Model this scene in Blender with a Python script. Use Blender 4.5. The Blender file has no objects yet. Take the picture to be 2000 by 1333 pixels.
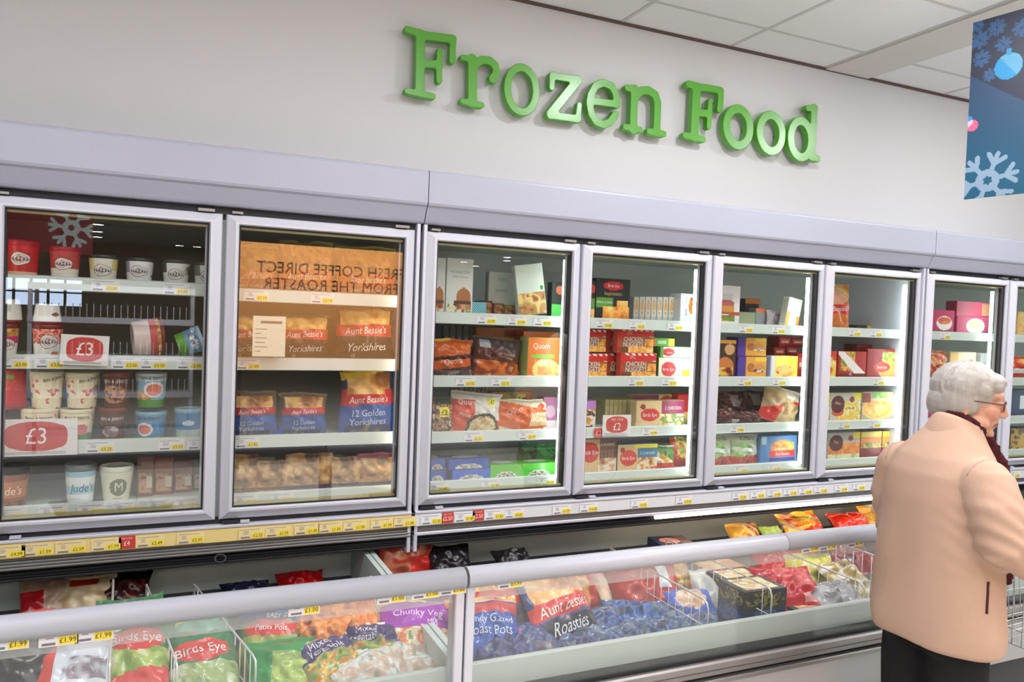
import bpy, math, random
import numpy as np
from mathutils import Vector, Matrix

# ---------------------------------------------------------------- camera, world, lights, exposure
SC = bpy.context.scene
COL = SC.collection
R = random.Random(7)
W, H, F = 2000, 1333, 1500.0
CAM = Vector((-1.0209, -3.2067, 1.6345))
YAW, PIT, ROL = 0.42293, -0.028578, 0.036939
_fw = Vector((math.sin(YAW) * math.cos(PIT), math.cos(YAW) * math.cos(PIT), math.sin(PIT)))
_r0 = Vector((math.cos(YAW), -math.sin(YAW), 0))
_u0 = _r0.cross(_fw)
_rt = _r0 * math.cos(ROL) + _u0 * math.sin(ROL)
_up = -_r0 * math.sin(ROL) + _u0 * math.cos(ROL)
cd = bpy.data.cameras.new('camera')
cd.sensor_width = 36
cd.lens = F / W * 36
cd.clip_start = 0.05
co = bpy.data.objects.new('camera', cd)
COL.objects.link(co)
co.matrix_world = Matrix(((_rt.x, _up.x, -_fw.x, CAM.x), (_rt.y, _up.y, -_fw.y, CAM.y), (_rt.z, _up.z, -_fw.z, CAM.z), (0, 0, 0, 1)))
SC.camera = co
w = bpy.data.worlds.new('world')
SC.world = w
w.use_nodes = True
w.node_tree.nodes['Background'].inputs[0].default_value = (0.8, 0.85, 1, 1)
w.node_tree.nodes['Background'].inputs[1].default_value = 0.3
SC.view_settings.view_transform = 'Standard'
SC.view_settings.look = 'None'
SC.view_settings.exposure = -0.31
SC.view_settings.gamma = 1
SC.view_settings.use_curve_mapping = False
SC.cycles.use_denoising = True
SC.cycles.max_bounces = 10
SC.cycles.transparent_max_bounces = 24
SC.cycles.sample_clamp_indirect = 6


def area(name, loc, size, power, col=(1, 1, 1), target=None, shape='RECTANGLE', spread=180):
    l = bpy.data.lights.new(name, 'AREA')
    l.shape = shape
    l.size = size[0]
    l.size_y = size[1]
    l.energy = power
    l.color = col
    l.spread = math.radians(spread)
    o = bpy.data.objects.new(name, l)
    COL.objects.link(o)
    o.location = loc
    d = Vector(target) - Vector(loc) if target else Vector((0, 0, -1))
    o.rotation_euler = d.to_track_quat('-Z', 'Y').to_euler()
    return o


CEIL = 3.19
area('ceiling_panel_light', (-1.4, -4.0, CEIL - .03), (5, 1.2), 88, (.97, .97, 1))  # unseen soft fill added overhead, without a fixture
area('ceiling_panel_light', (4.6, -4.0, CEIL - .03), (4, 1.2), 66, (.98, .98, 1))
area('ceiling_panel_light', (0, -8, CEIL - .03), (9, 2.5), 330, (1, .95, .88))  # added fill that brightens the far room mirrored in the doors
area('aisle_light', (-1.9, -1.9, CEIL - .03), (1.2, .5), 40, (.93, .95, 1))
area('aisle_light', (1.42, -1.09, CEIL - .03), (.12, .12), 30, (.95, .97, 1))
area('aisle_light', (3.5, -1.3, CEIL - .03), (.12, .12), 46, (.96, .98, 1))
area('aisle_light', (.1, -1.7, CEIL - .03), (.5, .5), 30, (.93, .95, 1))
area('uplighter', (2.9, -2.7, 2.6), (3.5, .3), 150, (.98, .98, 1), target=(2.9, -2.7, 6))  # added fill aimed upwards to brighten the ceiling, no fixture hangs here
area('aisle_light', (6.2, -1.6, CEIL - .03), (.9, .5), 26, (.97, 1, .97))


def P(px, py, y):
    """world x, z where the sight line through a photo pixel meets the vertical plane at y"""
    d = _fw * F + _rt * (px - W / 2) + _up * (H / 2 - py)
    t = (y - CAM.y) / d.y
    return CAM.x + t * d.x, CAM.z + t * d.z


# ---------------------------------------------------------------- materials
def lin(c):
    return tuple(((v / 255) / 12.92 if v <= 10.3 else ((v / 255 + .055) / 1.055) ** 2.4) for v in c)


MATS = {}


def mat(name, col, rough=.5, metal=0., bump=0., bscale=60., mottle=0., emit=0., spec=.5, stretch=None, coat=0.):
    if name in MATS:
        return MATS[name]
    m = bpy.data.materials.new(name)
    m.use_nodes = True
    nt = m.node_tree
    b = nt.nodes['Principled BSDF']
    c = lin(col) + (1,)
    b.inputs['Base Color'].default_value = c
    b.inputs['Roughness'].default_value = rough
    b.inputs['Metallic'].default_value = metal
    b.inputs['Specular IOR Level'].default_value = spec
    b.inputs['Coat Weight'].default_value = coat
    tc = nt.nodes.new('ShaderNodeTexCoord')
    vec = tc.outputs['Object']
    if stretch:
        mp = nt.nodes.new('ShaderNodeMapping')
        mp.inputs['Scale'].default_value = stretch
        nt.links.new(vec, mp.inputs[0])
        vec = mp.outputs[0]
    n = nt.nodes.new('ShaderNodeTexNoise')
    n.inputs['Scale'].default_value = bscale
    n.inputs['Detail'].default_value = 4
    nt.links.new(vec, n.inputs['Vector'])
    if mottle:
        mx = nt.nodes.new('ShaderNodeMix')
        mx.data_type = 'RGBA'
        mx.inputs[6].default_value = tuple(v * (1 - mottle) for v in c[:3]) + (1,)
        mx.inputs[7].default_value = tuple(min(1, v * (1 + mottle)) for v in c[:3]) + (1,)
        nt.links.new(n.outputs['Fac'], mx.inputs[0])
        nt.links.new(mx.outputs[2], b.inputs['Base Color'])
    if bump:
        bp = nt.nodes.new('ShaderNodeBump')
        bp.inputs['Strength'].default_value = bump
        bp.inputs['Distance'].default_value = .004
        nt.links.new(n.outputs['Fac'], bp.inputs['Height'])
        nt.links.new(bp.outputs[0], b.inputs['Normal'])
    if emit:
        b.inputs['Emission Color'].default_value = c
        b.inputs['Emission Strength'].default_value = emit
    MATS[name] = m
    return m


def printmat(name, rough, bump=0., bscale=40., spec=.5):
    """printed surface: its colours are stored per face in the attribute Col"""
    m = mat(name, (200, 200, 200), rough, bump=bump, bscale=bscale, spec=spec)
    nt = m.node_tree
    a = nt.nodes.new('ShaderNodeAttribute')
    a.attribute_name = 'Col'
    nt.links.new(a.outputs['Color'], nt.nodes['Principled BSDF'].inputs['Base Color'])
    return m


def glassmat(name, ior, tint=(1, 1, 1), haze=0.):
    m = bpy.data.materials.new(name)
    m.use_nodes = True
    nt = m.node_tree
    nt.nodes.clear()
    out = nt.nodes.new('ShaderNodeOutputMaterial')
    mix = nt.nodes.new('ShaderNodeMixShader')
    lw = nt.nodes.new('ShaderNodeLayerWeight')     # Schlick reflectance, the same from both sides of the thin sheet
    lw.inputs[0].default_value = .5
    r0 = ((ior - 1) / (ior + 1)) ** 2
    pw = nt.nodes.new('ShaderNodeMath')
    pw.operation = 'POWER'
    pw.inputs[1].default_value = 5
    nt.links.new(lw.outputs['Facing'], pw.inputs[0])
    fr = nt.nodes.new('ShaderNodeMath')
    fr.operation = 'MULTIPLY_ADD'
    fr.inputs[1].default_value = (1 - r0) * .8
    fr.inputs[2].default_value = r0
    nt.links.new(pw.outputs[0], fr.inputs[0])
    tr = nt.nodes.new('ShaderNodeBsdfTransparent')
    tr.inputs[0].default_value = tuple(tint) + (1,)
    gl = nt.nodes.new('ShaderNodeBsdfGlossy')
    gl.inputs['Roughness'].default_value = 0.0
    nt.links.new(fr.outputs[0], mix.inputs[0])
    src = tr.outputs[0]
    if haze:
        df = nt.nodes.new('ShaderNodeBsdfDiffuse')
        df.inputs[0].default_value = (.8, .86, .86, 1)
        m2 = nt.nodes.new('ShaderNodeMixShader')
        m2.inputs[0].default_value = haze
        nt.links.new(tr.outputs[0], m2.inputs[1])
        nt.links.new(df.outputs[0], m2.inputs[2])
        src = m2.outputs[0]
    nt.links.new(src, mix.inputs[1])
    nt.links.new(gl.outputs[0], mix.inputs[2])
    nt.links.new(mix.outputs[0], out.inputs[0])
    MATS[name] = m
    return m


M_CARD = printmat('printed_card', .42)
M_FILM = printmat('printed_film', .24, bump=.35, bscale=28)
M_TUB = printmat('printed_tub', .36)
M_LABEL = printmat('printed_label', .5)
M_ALU = mat('satin_aluminium', (210, 210, 221), .42, .15, bump=.04, bscale=200, stretch=(1, 30, 30))
M_ALUD = mat('aluminium_dull', (150, 147, 145), .4, .6, bump=.05, bscale=150, stretch=(1, 40, 40))
M_CANOPY = mat('canopy_paint', (172, 174, 190), .45, .1, mottle=.03, bscale=3)
M_BLACK = mat('black_rubber', (24, 25, 30), .6)
M_DARK = mat('dark_plastic', (46, 46, 54), .5)
M_LINER = mat('cabinet_liner', (196, 203, 200), .5, mottle=.05, bscale=4)
M_LINERD = mat('cabinet_liner_brown', (104, 92, 76), .6, mottle=.08, bscale=4)  # darker liner copy, the gloom of the unlit cabinet put into its colour
M_SHELF = mat('shelf_plastic', (214, 224, 218), .4)
M_WIRE = mat('white_wire', (222, 222, 220), .35, .3)
M_CHROME = mat('chrome', (200, 200, 205), .18, 1.)
M_GLASS = glassmat('door_glass', 2.0, (.985, .992, .985))
M_PANE = glassmat('chest_glass', 1.5, (.97, .985, .98), haze=.03)
M_CLEARSTRIP = glassmat('clear_plastic_strip', 1.45, (.9, .88, .88), haze=.2)
M_SPACER = mat('glazing_spacer', (186, 180, 128), .5, .2)
M_TUBE = mat('light_tube', (240, 255, 250), .5, emit=18.0)
M_TUBEA = mat('light_tube_dim', (255, 244, 220), .5, emit=8.0)
M_TUBEW = mat('light_tube_warm', (255, 226, 196), .5, emit=9.0)


# ---------------------------------------------------------------- mesh building
class MB:
    def __init__(s):
        s.v, s.f, s.c, s.m, s.s = [], [], [], [], []

    def add(s, verts, faces, col=(200, 200, 200), m=0, smooth=False, cols=None):
        o = len(s.v)
        s.v.extend(tuple(map(float, p)) for p in verts)
        for i, fc in enumerate(faces):
            s.f.append(tuple(k + o for k in fc))
            s.c.append(cols[i] if cols is not None else col)
            s.m.append(m)
            s.s.append(smooth)
        return s

    def box(s, x0, y0, z0, x1, y1, z1, col=(200, 200, 200), m=0, ch=0.):
        if ch <= 0:
            v = [(x, y, z) for x in (x0, x1) for y in (y0, y1) for z in (z0, z1)]
            return s.add(v, [(0, 1, 3, 2), (4, 6, 7, 5), (0, 4, 5, 1), (2, 3, 7, 6), (0, 2, 6, 4), (1, 5, 7, 3)], col, m)
        lo, hi = (x0, y0, z0), (x1, y1, z1)
        v, idx = [], {}
        for i in (0, 1):
            for j in (0, 1):
                for k in (0, 1):
                    b = (i, j, k)
                    for a in range(3):
                        p = [0, 0, 0]
                        for q in range(3):
                            e = hi[q] if b[q] else lo[q]
                            p[q] = e if q == a else (e - ch if b[q] else e + ch)
                        idx[(b, a)] = len(v)
                        v.append(p)
        fs = []
        for a in range(3):
            u, w_ = (a + 1) % 3, (a + 2) % 3
            for t in (0, 1):
                def cn(p, q):
                    b = [0, 0, 0]
                    b[a], b[u], b[w_] = t, p, q
                    return idx[(tuple(b), a)]
                q4 = [cn(0, 0), cn(1, 0), cn(1, 1), cn(0, 1)]
                fs.append(tuple(q4 if t else q4[::-1]))
        for a in range(3):
            u, w_ = (a + 1) % 3, (a + 2) % 3
            for p in (0, 1):
                for q in (0, 1):
                    b0, b1 = [0, 0, 0], [0, 0, 0]
                    b0[u] = b1[u] = p
                    b0[w_] = b1[w_] = q
                    b1[a] = 1
                    b0, b1 = tuple(b0), tuple(b1)
                    fs.append((idx[(b0, u)], idx[(b1, u)], idx[(b1, w_)], idx[(b0, w_)]))
        for i in (0, 1):
            for j in (0, 1):
                for k in (0, 1):
                    fs.append(tuple(idx[((i, j, k), a)] for a in range(3)))
        return s.add(v, fs, col, m)

    def tube(s, pts, r, n=8, col=(200, 200, 200), m=0, smooth=True, closed=False):
        pts = [Vector(p) for p in pts]
        L = len(pts)
        rs = r if isinstance(r, (list, tuple)) else [r] * L
        o, vs, fs = 0, [], []
        nrm = None
        for i, p in enumerate(pts):
            t = (pts[min(i + 1, L - 1)] - pts[max(i - 1, 0)])
            if closed:
                t = pts[(i + 1) % L] - pts[i - 1]
            t = t.normalized() if t.length > 0 else Vector((0, 0, 1))
            if nrm is None:
                nrm = t.orthogonal().normalized()
            else:
                nrm = (nrm - t * nrm.dot(t))
                nrm = nrm.normalized() if nrm.length > 1e-6 else t.orthogonal().normalized()
            bn = t.cross(nrm)
            for k in range(n):
                a = 2 * math.pi * k / n
                vs.append(p + (nrm * math.cos(a) + bn * math.sin(a)) * rs[i])
        for i in range(L if closed else L - 1):
            for k in range(n):
                j = (i + 1) % L
                fs.append((i * n + k, i * n + (k + 1) % n, j * n + (k + 1) % n, j * n + k))
        if not closed:
            fs.append(tuple(range(n))[::-1])
            fs.append(tuple((L - 1) * n + k for k in range(n)))
        return s.add(vs, fs, col, m, smooth)

    def lathe(s, prof, n=24, c=(0, 0, 0), col=(200, 200, 200), m=0, colf=None, smooth=True, sx=1., sy=1.):
        vs, fs, cs = [], [], []
        for (r, z) in prof:
            for k in range(n):
                a = 2 * math.pi * k / n
                vs.append((c[0] + r * sx * math.cos(a), c[1] + r * sy * math.sin(a), c[2] + z))
        for i in range(len(prof) - 1):
            for k in range(n):
                fs.append((i * n + k, i * n + (k + 1) % n, (i + 1) * n + (k + 1) % n, (i + 1) * n + k))
                cs.append(colf(i, (k + .5) / n) if colf else col)
        fs.append(tuple(range(n))[::-1]); cs.append(col)
        fs.append(tuple((len(prof) - 1) * n + k for k in range(n))); cs.append(col)
        return s.add(vs, fs, col, m, smooth, cs)

    def ball(s, c, r, n=12, m=0, col=(200, 200, 200), rot=None):
        r = r if isinstance(r, (tuple, list)) else (r, r, r)
        vs, fs = [], []
        for i in range(n + 1):
            t = math.pi * i / n
            for k in range(2 * n):
                a = math.pi * k / n
                p = Vector((r[0] * math.sin(t) * math.cos(a), r[1] * math.sin(t) * math.sin(a), r[2] * math.cos(t)))
                if rot is not None:
                    p = rot @ p
                vs.append(p + Vector(c))
        for i in range(n):
            for k in range(2 * n):
                fs.append((i * 2 * n + k, (i + 1) * 2 * n + k, (i + 1) * 2 * n + (k + 1) % (2 * n), i * 2 * n + (k + 1) % (2 * n)))
        return s.add(vs, fs, col, m, True)

    def text(s, t, x, z, h, col, surf, rot=0., m=0, shear=0., squash=1., mirror=1):
        """lettering of cap height h centred on (x, z), laid on surf(x, z) -> point"""
        vs, fs = glyphs(t)
        ca, sa = math.cos(rot), math.sin(rot)
        out = []
        for (a, b) in vs:
            a, b = (a + shear * b) * h * squash * mirror, b * h
            out.append(surf(x + a * ca - b * sa, z + a * sa + b * ca))
        return s.add(out, fs, col, m)

    def build(s, name, mats, parent=None, loc=None, rot=None):
        me = bpy.data.meshes.new(name)
        me.from_pydata(s.v, [], s.f)
        mats = mats if isinstance(mats, (list, tuple)) else [mats]
        for k in mats:
            me.materials.append(k)
        n = len(s.f)
        me.polygons.foreach_set('material_index', s.m)
        me.polygons.foreach_set('use_smooth', s.s)
        if any(k in (M_CARD, M_FILM, M_TUB, M_LABEL) or k.name.startswith('printed') for k in mats):
            at = me.color_attributes.new('Col', 'FLOAT_COLOR', 'CORNER')
            cs = np.array(s.c, float)
            cs = cs[:, :3] / 255
            cs = np.where(cs <= .0405, cs / 12.92, ((cs + .055) / 1.055) ** 2.4)
            cs = np.concatenate([cs, np.ones((n, 1))], 1)
            tot = np.empty(n, np.int32)
            me.polygons.foreach_get('loop_total', tot)
            at.data.foreach_set('color', np.repeat(cs, tot, 0).astype(np.float32).ravel())
        me.update()
        o = bpy.data.objects.new(name, me)
        COL.objects.link(o)
        if parent is not None:
            o.parent = parent
        if loc is not None:
            o.location = loc
        if rot is not None:
            o.rotation_euler = rot
        return o


_GL = {}


def glyphs(t):
    if t not in _GL:
        cu = bpy.data.curves.new('glyph', 'FONT')
        cu.body = t
        cu.align_x = 'CENTER'
        cu.resolution_u = 2
        o = bpy.data.objects.new('glyph', cu)
        me = o.to_mesh()
        k = 1 / .70
        vs = [(v.co.x * k, v.co.y * k - .5) for v in me.vertices]
        fs = [tuple(p.vertices) for p in me.polygons]
        o.to_mesh_clear()
        bpy.data.objects.remove(o)
        bpy.data.curves.remove(cu)
        _GL[t] = (vs, fs)
    return _GL[t]


def tag(o, label=None, cat=None, group=None, kind=None):
    if label: o['label'] = label
    if cat: o['category'] = cat
    if group: o['group'] = group
    if kind: o['kind'] = kind
    return o


def empty(name, loc=(0, 0, 0), rz=0.):
    o = bpy.data.objects.new(name, None)
    o.empty_display_size = .1
    COL.objects.link(o)
    o.location = loc
    o.rotation_euler = (0, 0, rz)
    return o


def bx(name, m, parent, x0, y0, z0, x1, y1, z1, ch=0.):
    return MB().box(x0, y0, z0, x1, y1, z1, ch=ch).build(name, m, parent)

# ---------------------------------------------------------------- the setting
WY = .25                                    # plane of the back wall
XL, XR, YF = -7.0, 13.0, -19.0
M_WALL = mat('wall_paint', (206, 206, 208), .62, mottle=.02, bscale=1.2)
M_WALL2 = mat('far_wall_paint', (150, 140, 125), .7)
M_FLOOR = mat('vinyl_floor', (198, 196, 190), .3, mottle=.06, bscale=5)
M_CEIL = mat('ceiling_tile_board', (234, 233, 232), .75, bump=.12, bscale=180, mottle=.02)
M_GRID = mat('ceiling_grid_paint', (200, 197, 193), .5)
S = lambda o: tag(o, kind='structure')
S(bx('floor', M_FLOOR, None, XL, YF, -.1, XR, .78, 0))
S(MB().box(XL, WY, 2.04, XR, WY + .1, 3.4).box(XL, .78, 0, XR, .86, 2.04).build('wall_back', M_WALL))
S(bx('wall_left', M_WALL2, None, XL - .1, YF, 0, XL, WY, 3.4))
S(bx('wall_right', M_WALL2, None, XR, YF, 0, XR + .1, WY, 3.4))
wf = MB()
for a in ((XL, 0, XR, 1.55), (XL, 2.2, XR, 3.4), (XL, 1.55, -5.2, 2.2), (-3.0, 1.55, XR, 2.2)):
    wf.box(a[0], YF - .1, a[1], a[2], YF, a[3])
S(wf.build('wall_front', M_WALL2))
wo = S(bx('window_1', mat('window_daylight', (205, 225, 255), .5, emit=6.0), None, -5.2, YF - .08, 1.55, -3.0, YF - .06, 2.2))
wb = MB()
for k in range(1, 6):
    wb.box(-5.2 + k * .366 - .03, YF - .06, 1.55, -5.2 + k * .366 + .03, YF - .01, 2.2)
wb.box(-5.2, YF - .06, 1.86, -3.0, YF - .01, 1.9)
wb.build('window_frame', M_DARK, wo)
ce = S(bx('ceiling', M_GRID, None, XL, YF, CEIL + .012, XR, WY, CEIL + .15))
ylines = [WY, -.05, -.68, -1.31, -1.94, -2.57, -3.2]
xl = [-1.72, -1.02, -.32, .385, 1.087, 1.79, 2.49]
xr = [2.85, 3.52, 4.22, 4.92, 5.62, 6.32, 7.02]
MES = {}
for xs in (xl, xr):
    for i in range(len(xs) - 1):
        for j in range(len(ylines) - 1):
            wx, wy = xs[i + 1] - xs[i] - .016, ylines[j] - ylines[j + 1] - .016
            key = (round(wx, 3), round(wy, 3))
            if key not in MES:
                MES[key] = MB().box(-wx / 2, -wy / 2, 0, wx / 2, wy / 2, .01, ch=.003).build('tile', M_CEIL, ce)
                t = MES[key]
            else:
                t = MES[key].copy()
                COL.objects.link(t)
                t.parent = ce
            t.location = ((xs[i] + xs[i + 1]) / 2, (ylines[j] + ylines[j + 1]) / 2, CEIL + R.uniform(-.0008, .0008))
for xs in (xl, xr):
    for x in xs:
        bx('grid_bar', M_GRID, ce, x - .011, -3.2, CEIL - .003, x + .011, WY, CEIL + .003)
    for y in ylines[1:]:
        bx('grid_bar', M_GRID, ce, xs[0], y - .011, CEIL - .0025, xs[-1], y + .011, CEIL + .003)
S(bx('trim_1', mat('beam_paint', (212, 208, 200), .7), None, 2.50, -3.2, CEIL - .012, 2.842, WY, CEIL + .012))
S(bx('trim_2', mat('shadow_gap', (92, 72, 66), .7), None, XL, WY - .012, CEIL - .014, 8.0, WY, CEIL - .002))

# ---------------------------------------------------------------- freezer cabinets with glass doors
PITCH, GAP, DW = .78, .0365, .766
ZB, ZT = .798, 2.004
M_YELLOW = mat('yellow_rail_paper', (236, 212, 140), .5)
M_WHITEP = mat('white_rail_paper', (226, 226, 230), .5)
SH_A = [(1.72, 1.745), (1.432, 1.44), (1.113, 1.114), (.873, .87)]
SHELVES = {'A': [1.733, 1.437, 1.113, .872], 'B': [1.657, 1.365, 1.106, .878]}


def xdoor(k):
    return (k - 3) * PITCH - (GAP if k < 3 else 0) + (GAP if k > 6 else 0)


def loops(mb, rects, m=0, smooth=False):
    """nested rectangles (x0, z0, x1, z1, y) joined ring to ring: mitred frames"""
    vs, fs = [], []
    for (x0, z0, x1, z1, y) in rects:
        vs += [(x0, y, z0), (x1, y, z0), (x1, y, z1), (x0, y, z1)]
    for i in range(len(rects) - 1):
        for k in range(4):
            a, b = i * 4 + k, i * 4 + (k + 1) % 4
            fs.append((a, b, b + 4, a + 4))
    mb.add(vs, fs, m=m, smooth=smooth)


def inset(x0, z0, x1, z1, sx, st, sb, y):
    return (x0 + sx, z0 + sb, x1 - sx, z1 - st, y)


def make_door(k, par):
    x0 = xdoor(k)
    x1 = x0 + DW
    fr = MB()
    I = lambda t, y: inset(x0, ZB, x1, ZT, .0475 * t, .041 * t, .0465 * t, y)
    loops(fr, [I(0, .046), I(0, .014), I(.08, .006), I(.72, -.012), I(.9, -.012), I(1, -.004), I(1, .046), I(0, .046)])
    d = fr.build('door', M_ALU, par)
    g = MB()
    J = lambda e, y: inset(x0, ZB, x1, ZT, .0475 + e, .041 + e, .0465 + e, y)
    loops(g, [J(0, .004), J(.006, .004), J(.006, .012), J(0, .012)])
    g.build('gasket', M_BLACK, d)
    s = MB()
    loops(s, [J(.002, .014), J(.014, .014), J(.014, .042), J(.002, .042)])
    del s
    for nm, q, mm in (('glazing_spacer', (x0 + .05, .014, ZT - .055, x1 - .05, .042, ZT - .043), M_SPACER), ('glazing_spacer', (x0 + .05, .014, ZB + .048, x1 - .05, .042, ZB + .060), M_SPACER),
                      ('jamb_seal', (x0 + .048, .012, ZB + .048, x0 + .053, .046, ZT - .042), M_DARK), ('jamb_seal', (x1 - .053, .012, ZB + .048, x1 - .048, .05, ZT - .042), M_DARK),
                      ('jamb_seal', (x1 - .060, .040, ZB + .048, x1 - .0535, .05, ZT - .042), M_ALU)):
        bx(nm, mm, d, *q)
    MB().box(x0 + .048, .006, ZB + .047, x1 - .048, .010, ZT - .041).build('pane', M_GLASS, d)
    bx('hinge', M_DARK, d, x0 + .012, -.006, ZB - .012, x0 + .075, .02, ZB - .004)
    bx('hinge', M_ALU, d, x0 + .08, -.008, ZB - .015, x0 + .115, .01, ZB - .006)
    bx('top_hinge', M_ALUD, d, x1 - .09, -.004, ZT + .003, x1 - .03, .02, ZT + .014)
    bx('top_hinge', M_ALUD, d, x0 + .02, -.004, ZT + .003, x0 + .06, .02, ZT + .012)
    return d


def price_label(parent, x, z, y, price, w_=.105, h=.042, yellow=True, red=None, card=(238, 237, 240)):
    mb = MB()
    q = lambda a, b, c_, d_, yy, col: mb.add([(x + a, y + yy, z + b), (x + c_, y + yy, z + b), (x + c_, y + yy, z + d_), (x + a, y + yy, z + d_)], [(0, 1, 2, 3)], col)
    if red:
        mb.box(x, y - .001, z, x + .055, y, z + h + .006, (206, 66, 58))
        mb.text(red, x + .027, z + h * .5, .018, (255, 245, 240), lambda a, b: (a, y - .0016, b), squash=.8)
        mb.text('ANY 2 FOR', x + .027, z + h * .93, .006, (255, 235, 230), lambda a, b: (a, y - .0016, b), squash=.9)
        return mb.build('price_label', M_LABEL, parent)
    mb.box(x, y - .001, z, x + w_, y, z + h, card)
    yc = (250, 226, 70)
    q(w_ * .5, h * .06, w_ * .97, h * .55, -.0014, yc)
    mb.text(price, x + w_ * .735, z + h * .31, h * .29, (50, 46, 30), lambda a, b: (a, y - .0019, b), squash=.92)
    g = (150, 150, 160)
    q(w_ * .05, h * .86, w_ * .8, h * .91, -.0014, g)
    for k in range(3):
        q(w_ * .18, h * (.45 + .12 * k), w_ * R.uniform(.3, .4), h * (.5 + .12 * k), -.0014, g)
    q(w_ * .08, h * .08, w_ * .42, h * .22, -.0014, (120, 120, 135))
    return mb.build('price_label', M_LABEL, parent)


DOORLAB = {}
cabs = {}
CASES = {'A': (-3.165, -.0365, [-1, 0, 1, 2]), 'B': (-.0, 3.12, [3, 4, 5, 6]), 'C': (3.1565, 6.29, [7, 8, 9, 10])}
CLAB = {'A': 'silver upright freezer with the ice cream door and the Yorkshire pudding door',
        'B': 'silver four-door upright freezer in the middle, beneath the green wall lettering',
        'C': 'silver upright freezer at the far end, behind the grey-haired woman'}
for cid, (cx0, cx1, ks) in CASES.items():
    c = tag(empty('upright_freezer', ((cx0 + cx1) / 2, .3, 0)), CLAB[cid], 'freezer', 'upright freezers along the back wall')
    cabs[cid] = c
    par = c
    # all parts are written in world coordinates and shifted under the root
    off = -c.location
    made = []

    def add(o):
        made.append(o)
        return o
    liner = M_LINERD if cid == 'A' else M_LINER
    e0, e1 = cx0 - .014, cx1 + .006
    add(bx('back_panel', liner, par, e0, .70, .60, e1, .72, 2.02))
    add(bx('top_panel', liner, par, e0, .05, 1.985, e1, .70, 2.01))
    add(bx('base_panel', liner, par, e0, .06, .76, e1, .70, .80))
    for x in (e0, e1 - .014):
        add(bx('end_panel', M_ALU, par, x, -.003, .60, x + .014, .72, 2.03))
    # canopy over the doors
    prof = [(.20, 2.033), (.008, 2.033), (.0, 2.036), (-.006, 2.044), (-.036, 2.100), (-.046, 2.108), (-.05, 2.118), (-.05, 2.243), (-.046, 2.253), (-.034, 2.257), (.246, 2.257)]
    vs = [(x, y, z) for x in (e0 + .001, e1 + (.0135 if cid != 'C' else -.001)) for (y, z) in prof]
    n = len(prof)
    fs = [(i, i + n, i + n + 1, i + 1) for i in range(n - 1)] + [tuple(range(n)), tuple(range(2 * n - 1, n - 1, -1))]
    add(MB().add(vs, fs).build('canopy', M_CANOPY, par))
    add(bx('top_recess', M_BLACK, par, e0, .028, 2.002, e1, .06, 2.036))
    add(bx('canopy_seam', M_ALUD, par, e1 + .0133, -.0503, 2.112, e1 + .0142, -.03, 2.245))
    # sill, price rail and mouldings under the doors
    add(bx('bottom_recess', M_BLACK, par, e0, .02, .766, e1, .06, .80))
    add(bx('sill', M_ALU, par, e0, -.014, .768, e1, .03, .779, ch=.002))
    add(MB().box(e0, -.010, .712, e1, .012, .767, ch=.002).build('price_rail', M_YELLOW if cid == 'A' else M_WHITEP, par))
    if cid == 'A':
        for k in range(4):
            add(bx('moulding', M_ALUD, par, e0, -.008 + .004 * k, .668 + .0105 * k, e1, .03, .677 + .0105 * k, ch=.002))
    else:
        add(bx('moulding', M_ALUD, par, e0, .004, .686, e1, .03, .711))
        add(bx('moulding', M_ALU, par, e0, -.004, .668, e1, .03, .683, ch=.003))
    for k in range(4):
        add(bx('lower_moulding', M_BLACK, par, e0, .012 + .005 * (k % 2), .62 + .0115 * k, e1, .05, .630 + .0115 * k, ch=.002))
    if cid == 'B':
        add(MB().tube([(cx0 + 1.25, -.002, .658), (cx1 - .02, -.002, .658)], .0085, 8).build('canopy_tube', M_TUBEW, par))
        add(MB().tube([(cx0 + 1.15, .12, .597), (cx1 - .02, .12, .597)], .007, 8).build('canopy_tube', M_TUBEW, par))  # second tube, hidden from view, added to light the chest back wall
    for k in range(5):
        add(bx('vent_slat', M_BLACK, par, e0, .07 + .045 * k, .605, e1, .085 + .045 * k, .625))
    for kk in ks:
        if kk in (-1, 10):
            continue
        x0 = xdoor(kk)
        add(make_door(kk, par))
        # mullion and light tube
        xb = x0 + DW + .007
        add(bx('mullion', M_SHELF, par, xb - .03, .052, .80, min(xb + .03, e1 - .001), .075, 1.99))
        if kk != 1:
            t = MB().tube([(xb - .042, .092, .87), (xb - .042, .092, 1.93)], .010, 8)
            add(t.build('light_tube', M_TUBEA if cid == 'A' else M_TUBE, par))
        for (z, nm) in zip(SHELVES['A' if cid == 'A' else 'B'], range(4)):
            if cid == 'A' and kk == 2: z -= .012 * (nm == 0)
            s = MB().box(x0 + .004, .13, z - .026, x0 + PITCH - .008, .66, z - .018)
            vs = [(x, y, zz) for x in (x0 + .006, x0 + PITCH - .01) for (y, zz) in ((.128, z), (.12, z - .004), (.116, z - .052), (.13, z - .055), (.136, z - .02))]
            s.add(vs, [(0, 5, 6, 1), (1, 6, 7, 2), (2, 7, 8, 3), (3, 8, 9, 4), (4, 9, 5, 0), (0, 1, 2, 3, 4), (9, 8, 7, 6, 5)])
            so = add(s.build('shelf', M_SHELF, par))
            DOORLAB[(kk, nm)] = (so, z)
    for o in made:
        o.location = off

def rail_labels(par, items, y=-.0125, card=(238, 237, 240)):
    for it in items:
        x, z = P(it[0], it[1], -.012)
        o = price_label(par, x, .718, y, it[2], w_=it[3] if len(it) > 3 else .1, red=it[4] if len(it) > 4 else None, card=card)

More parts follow.
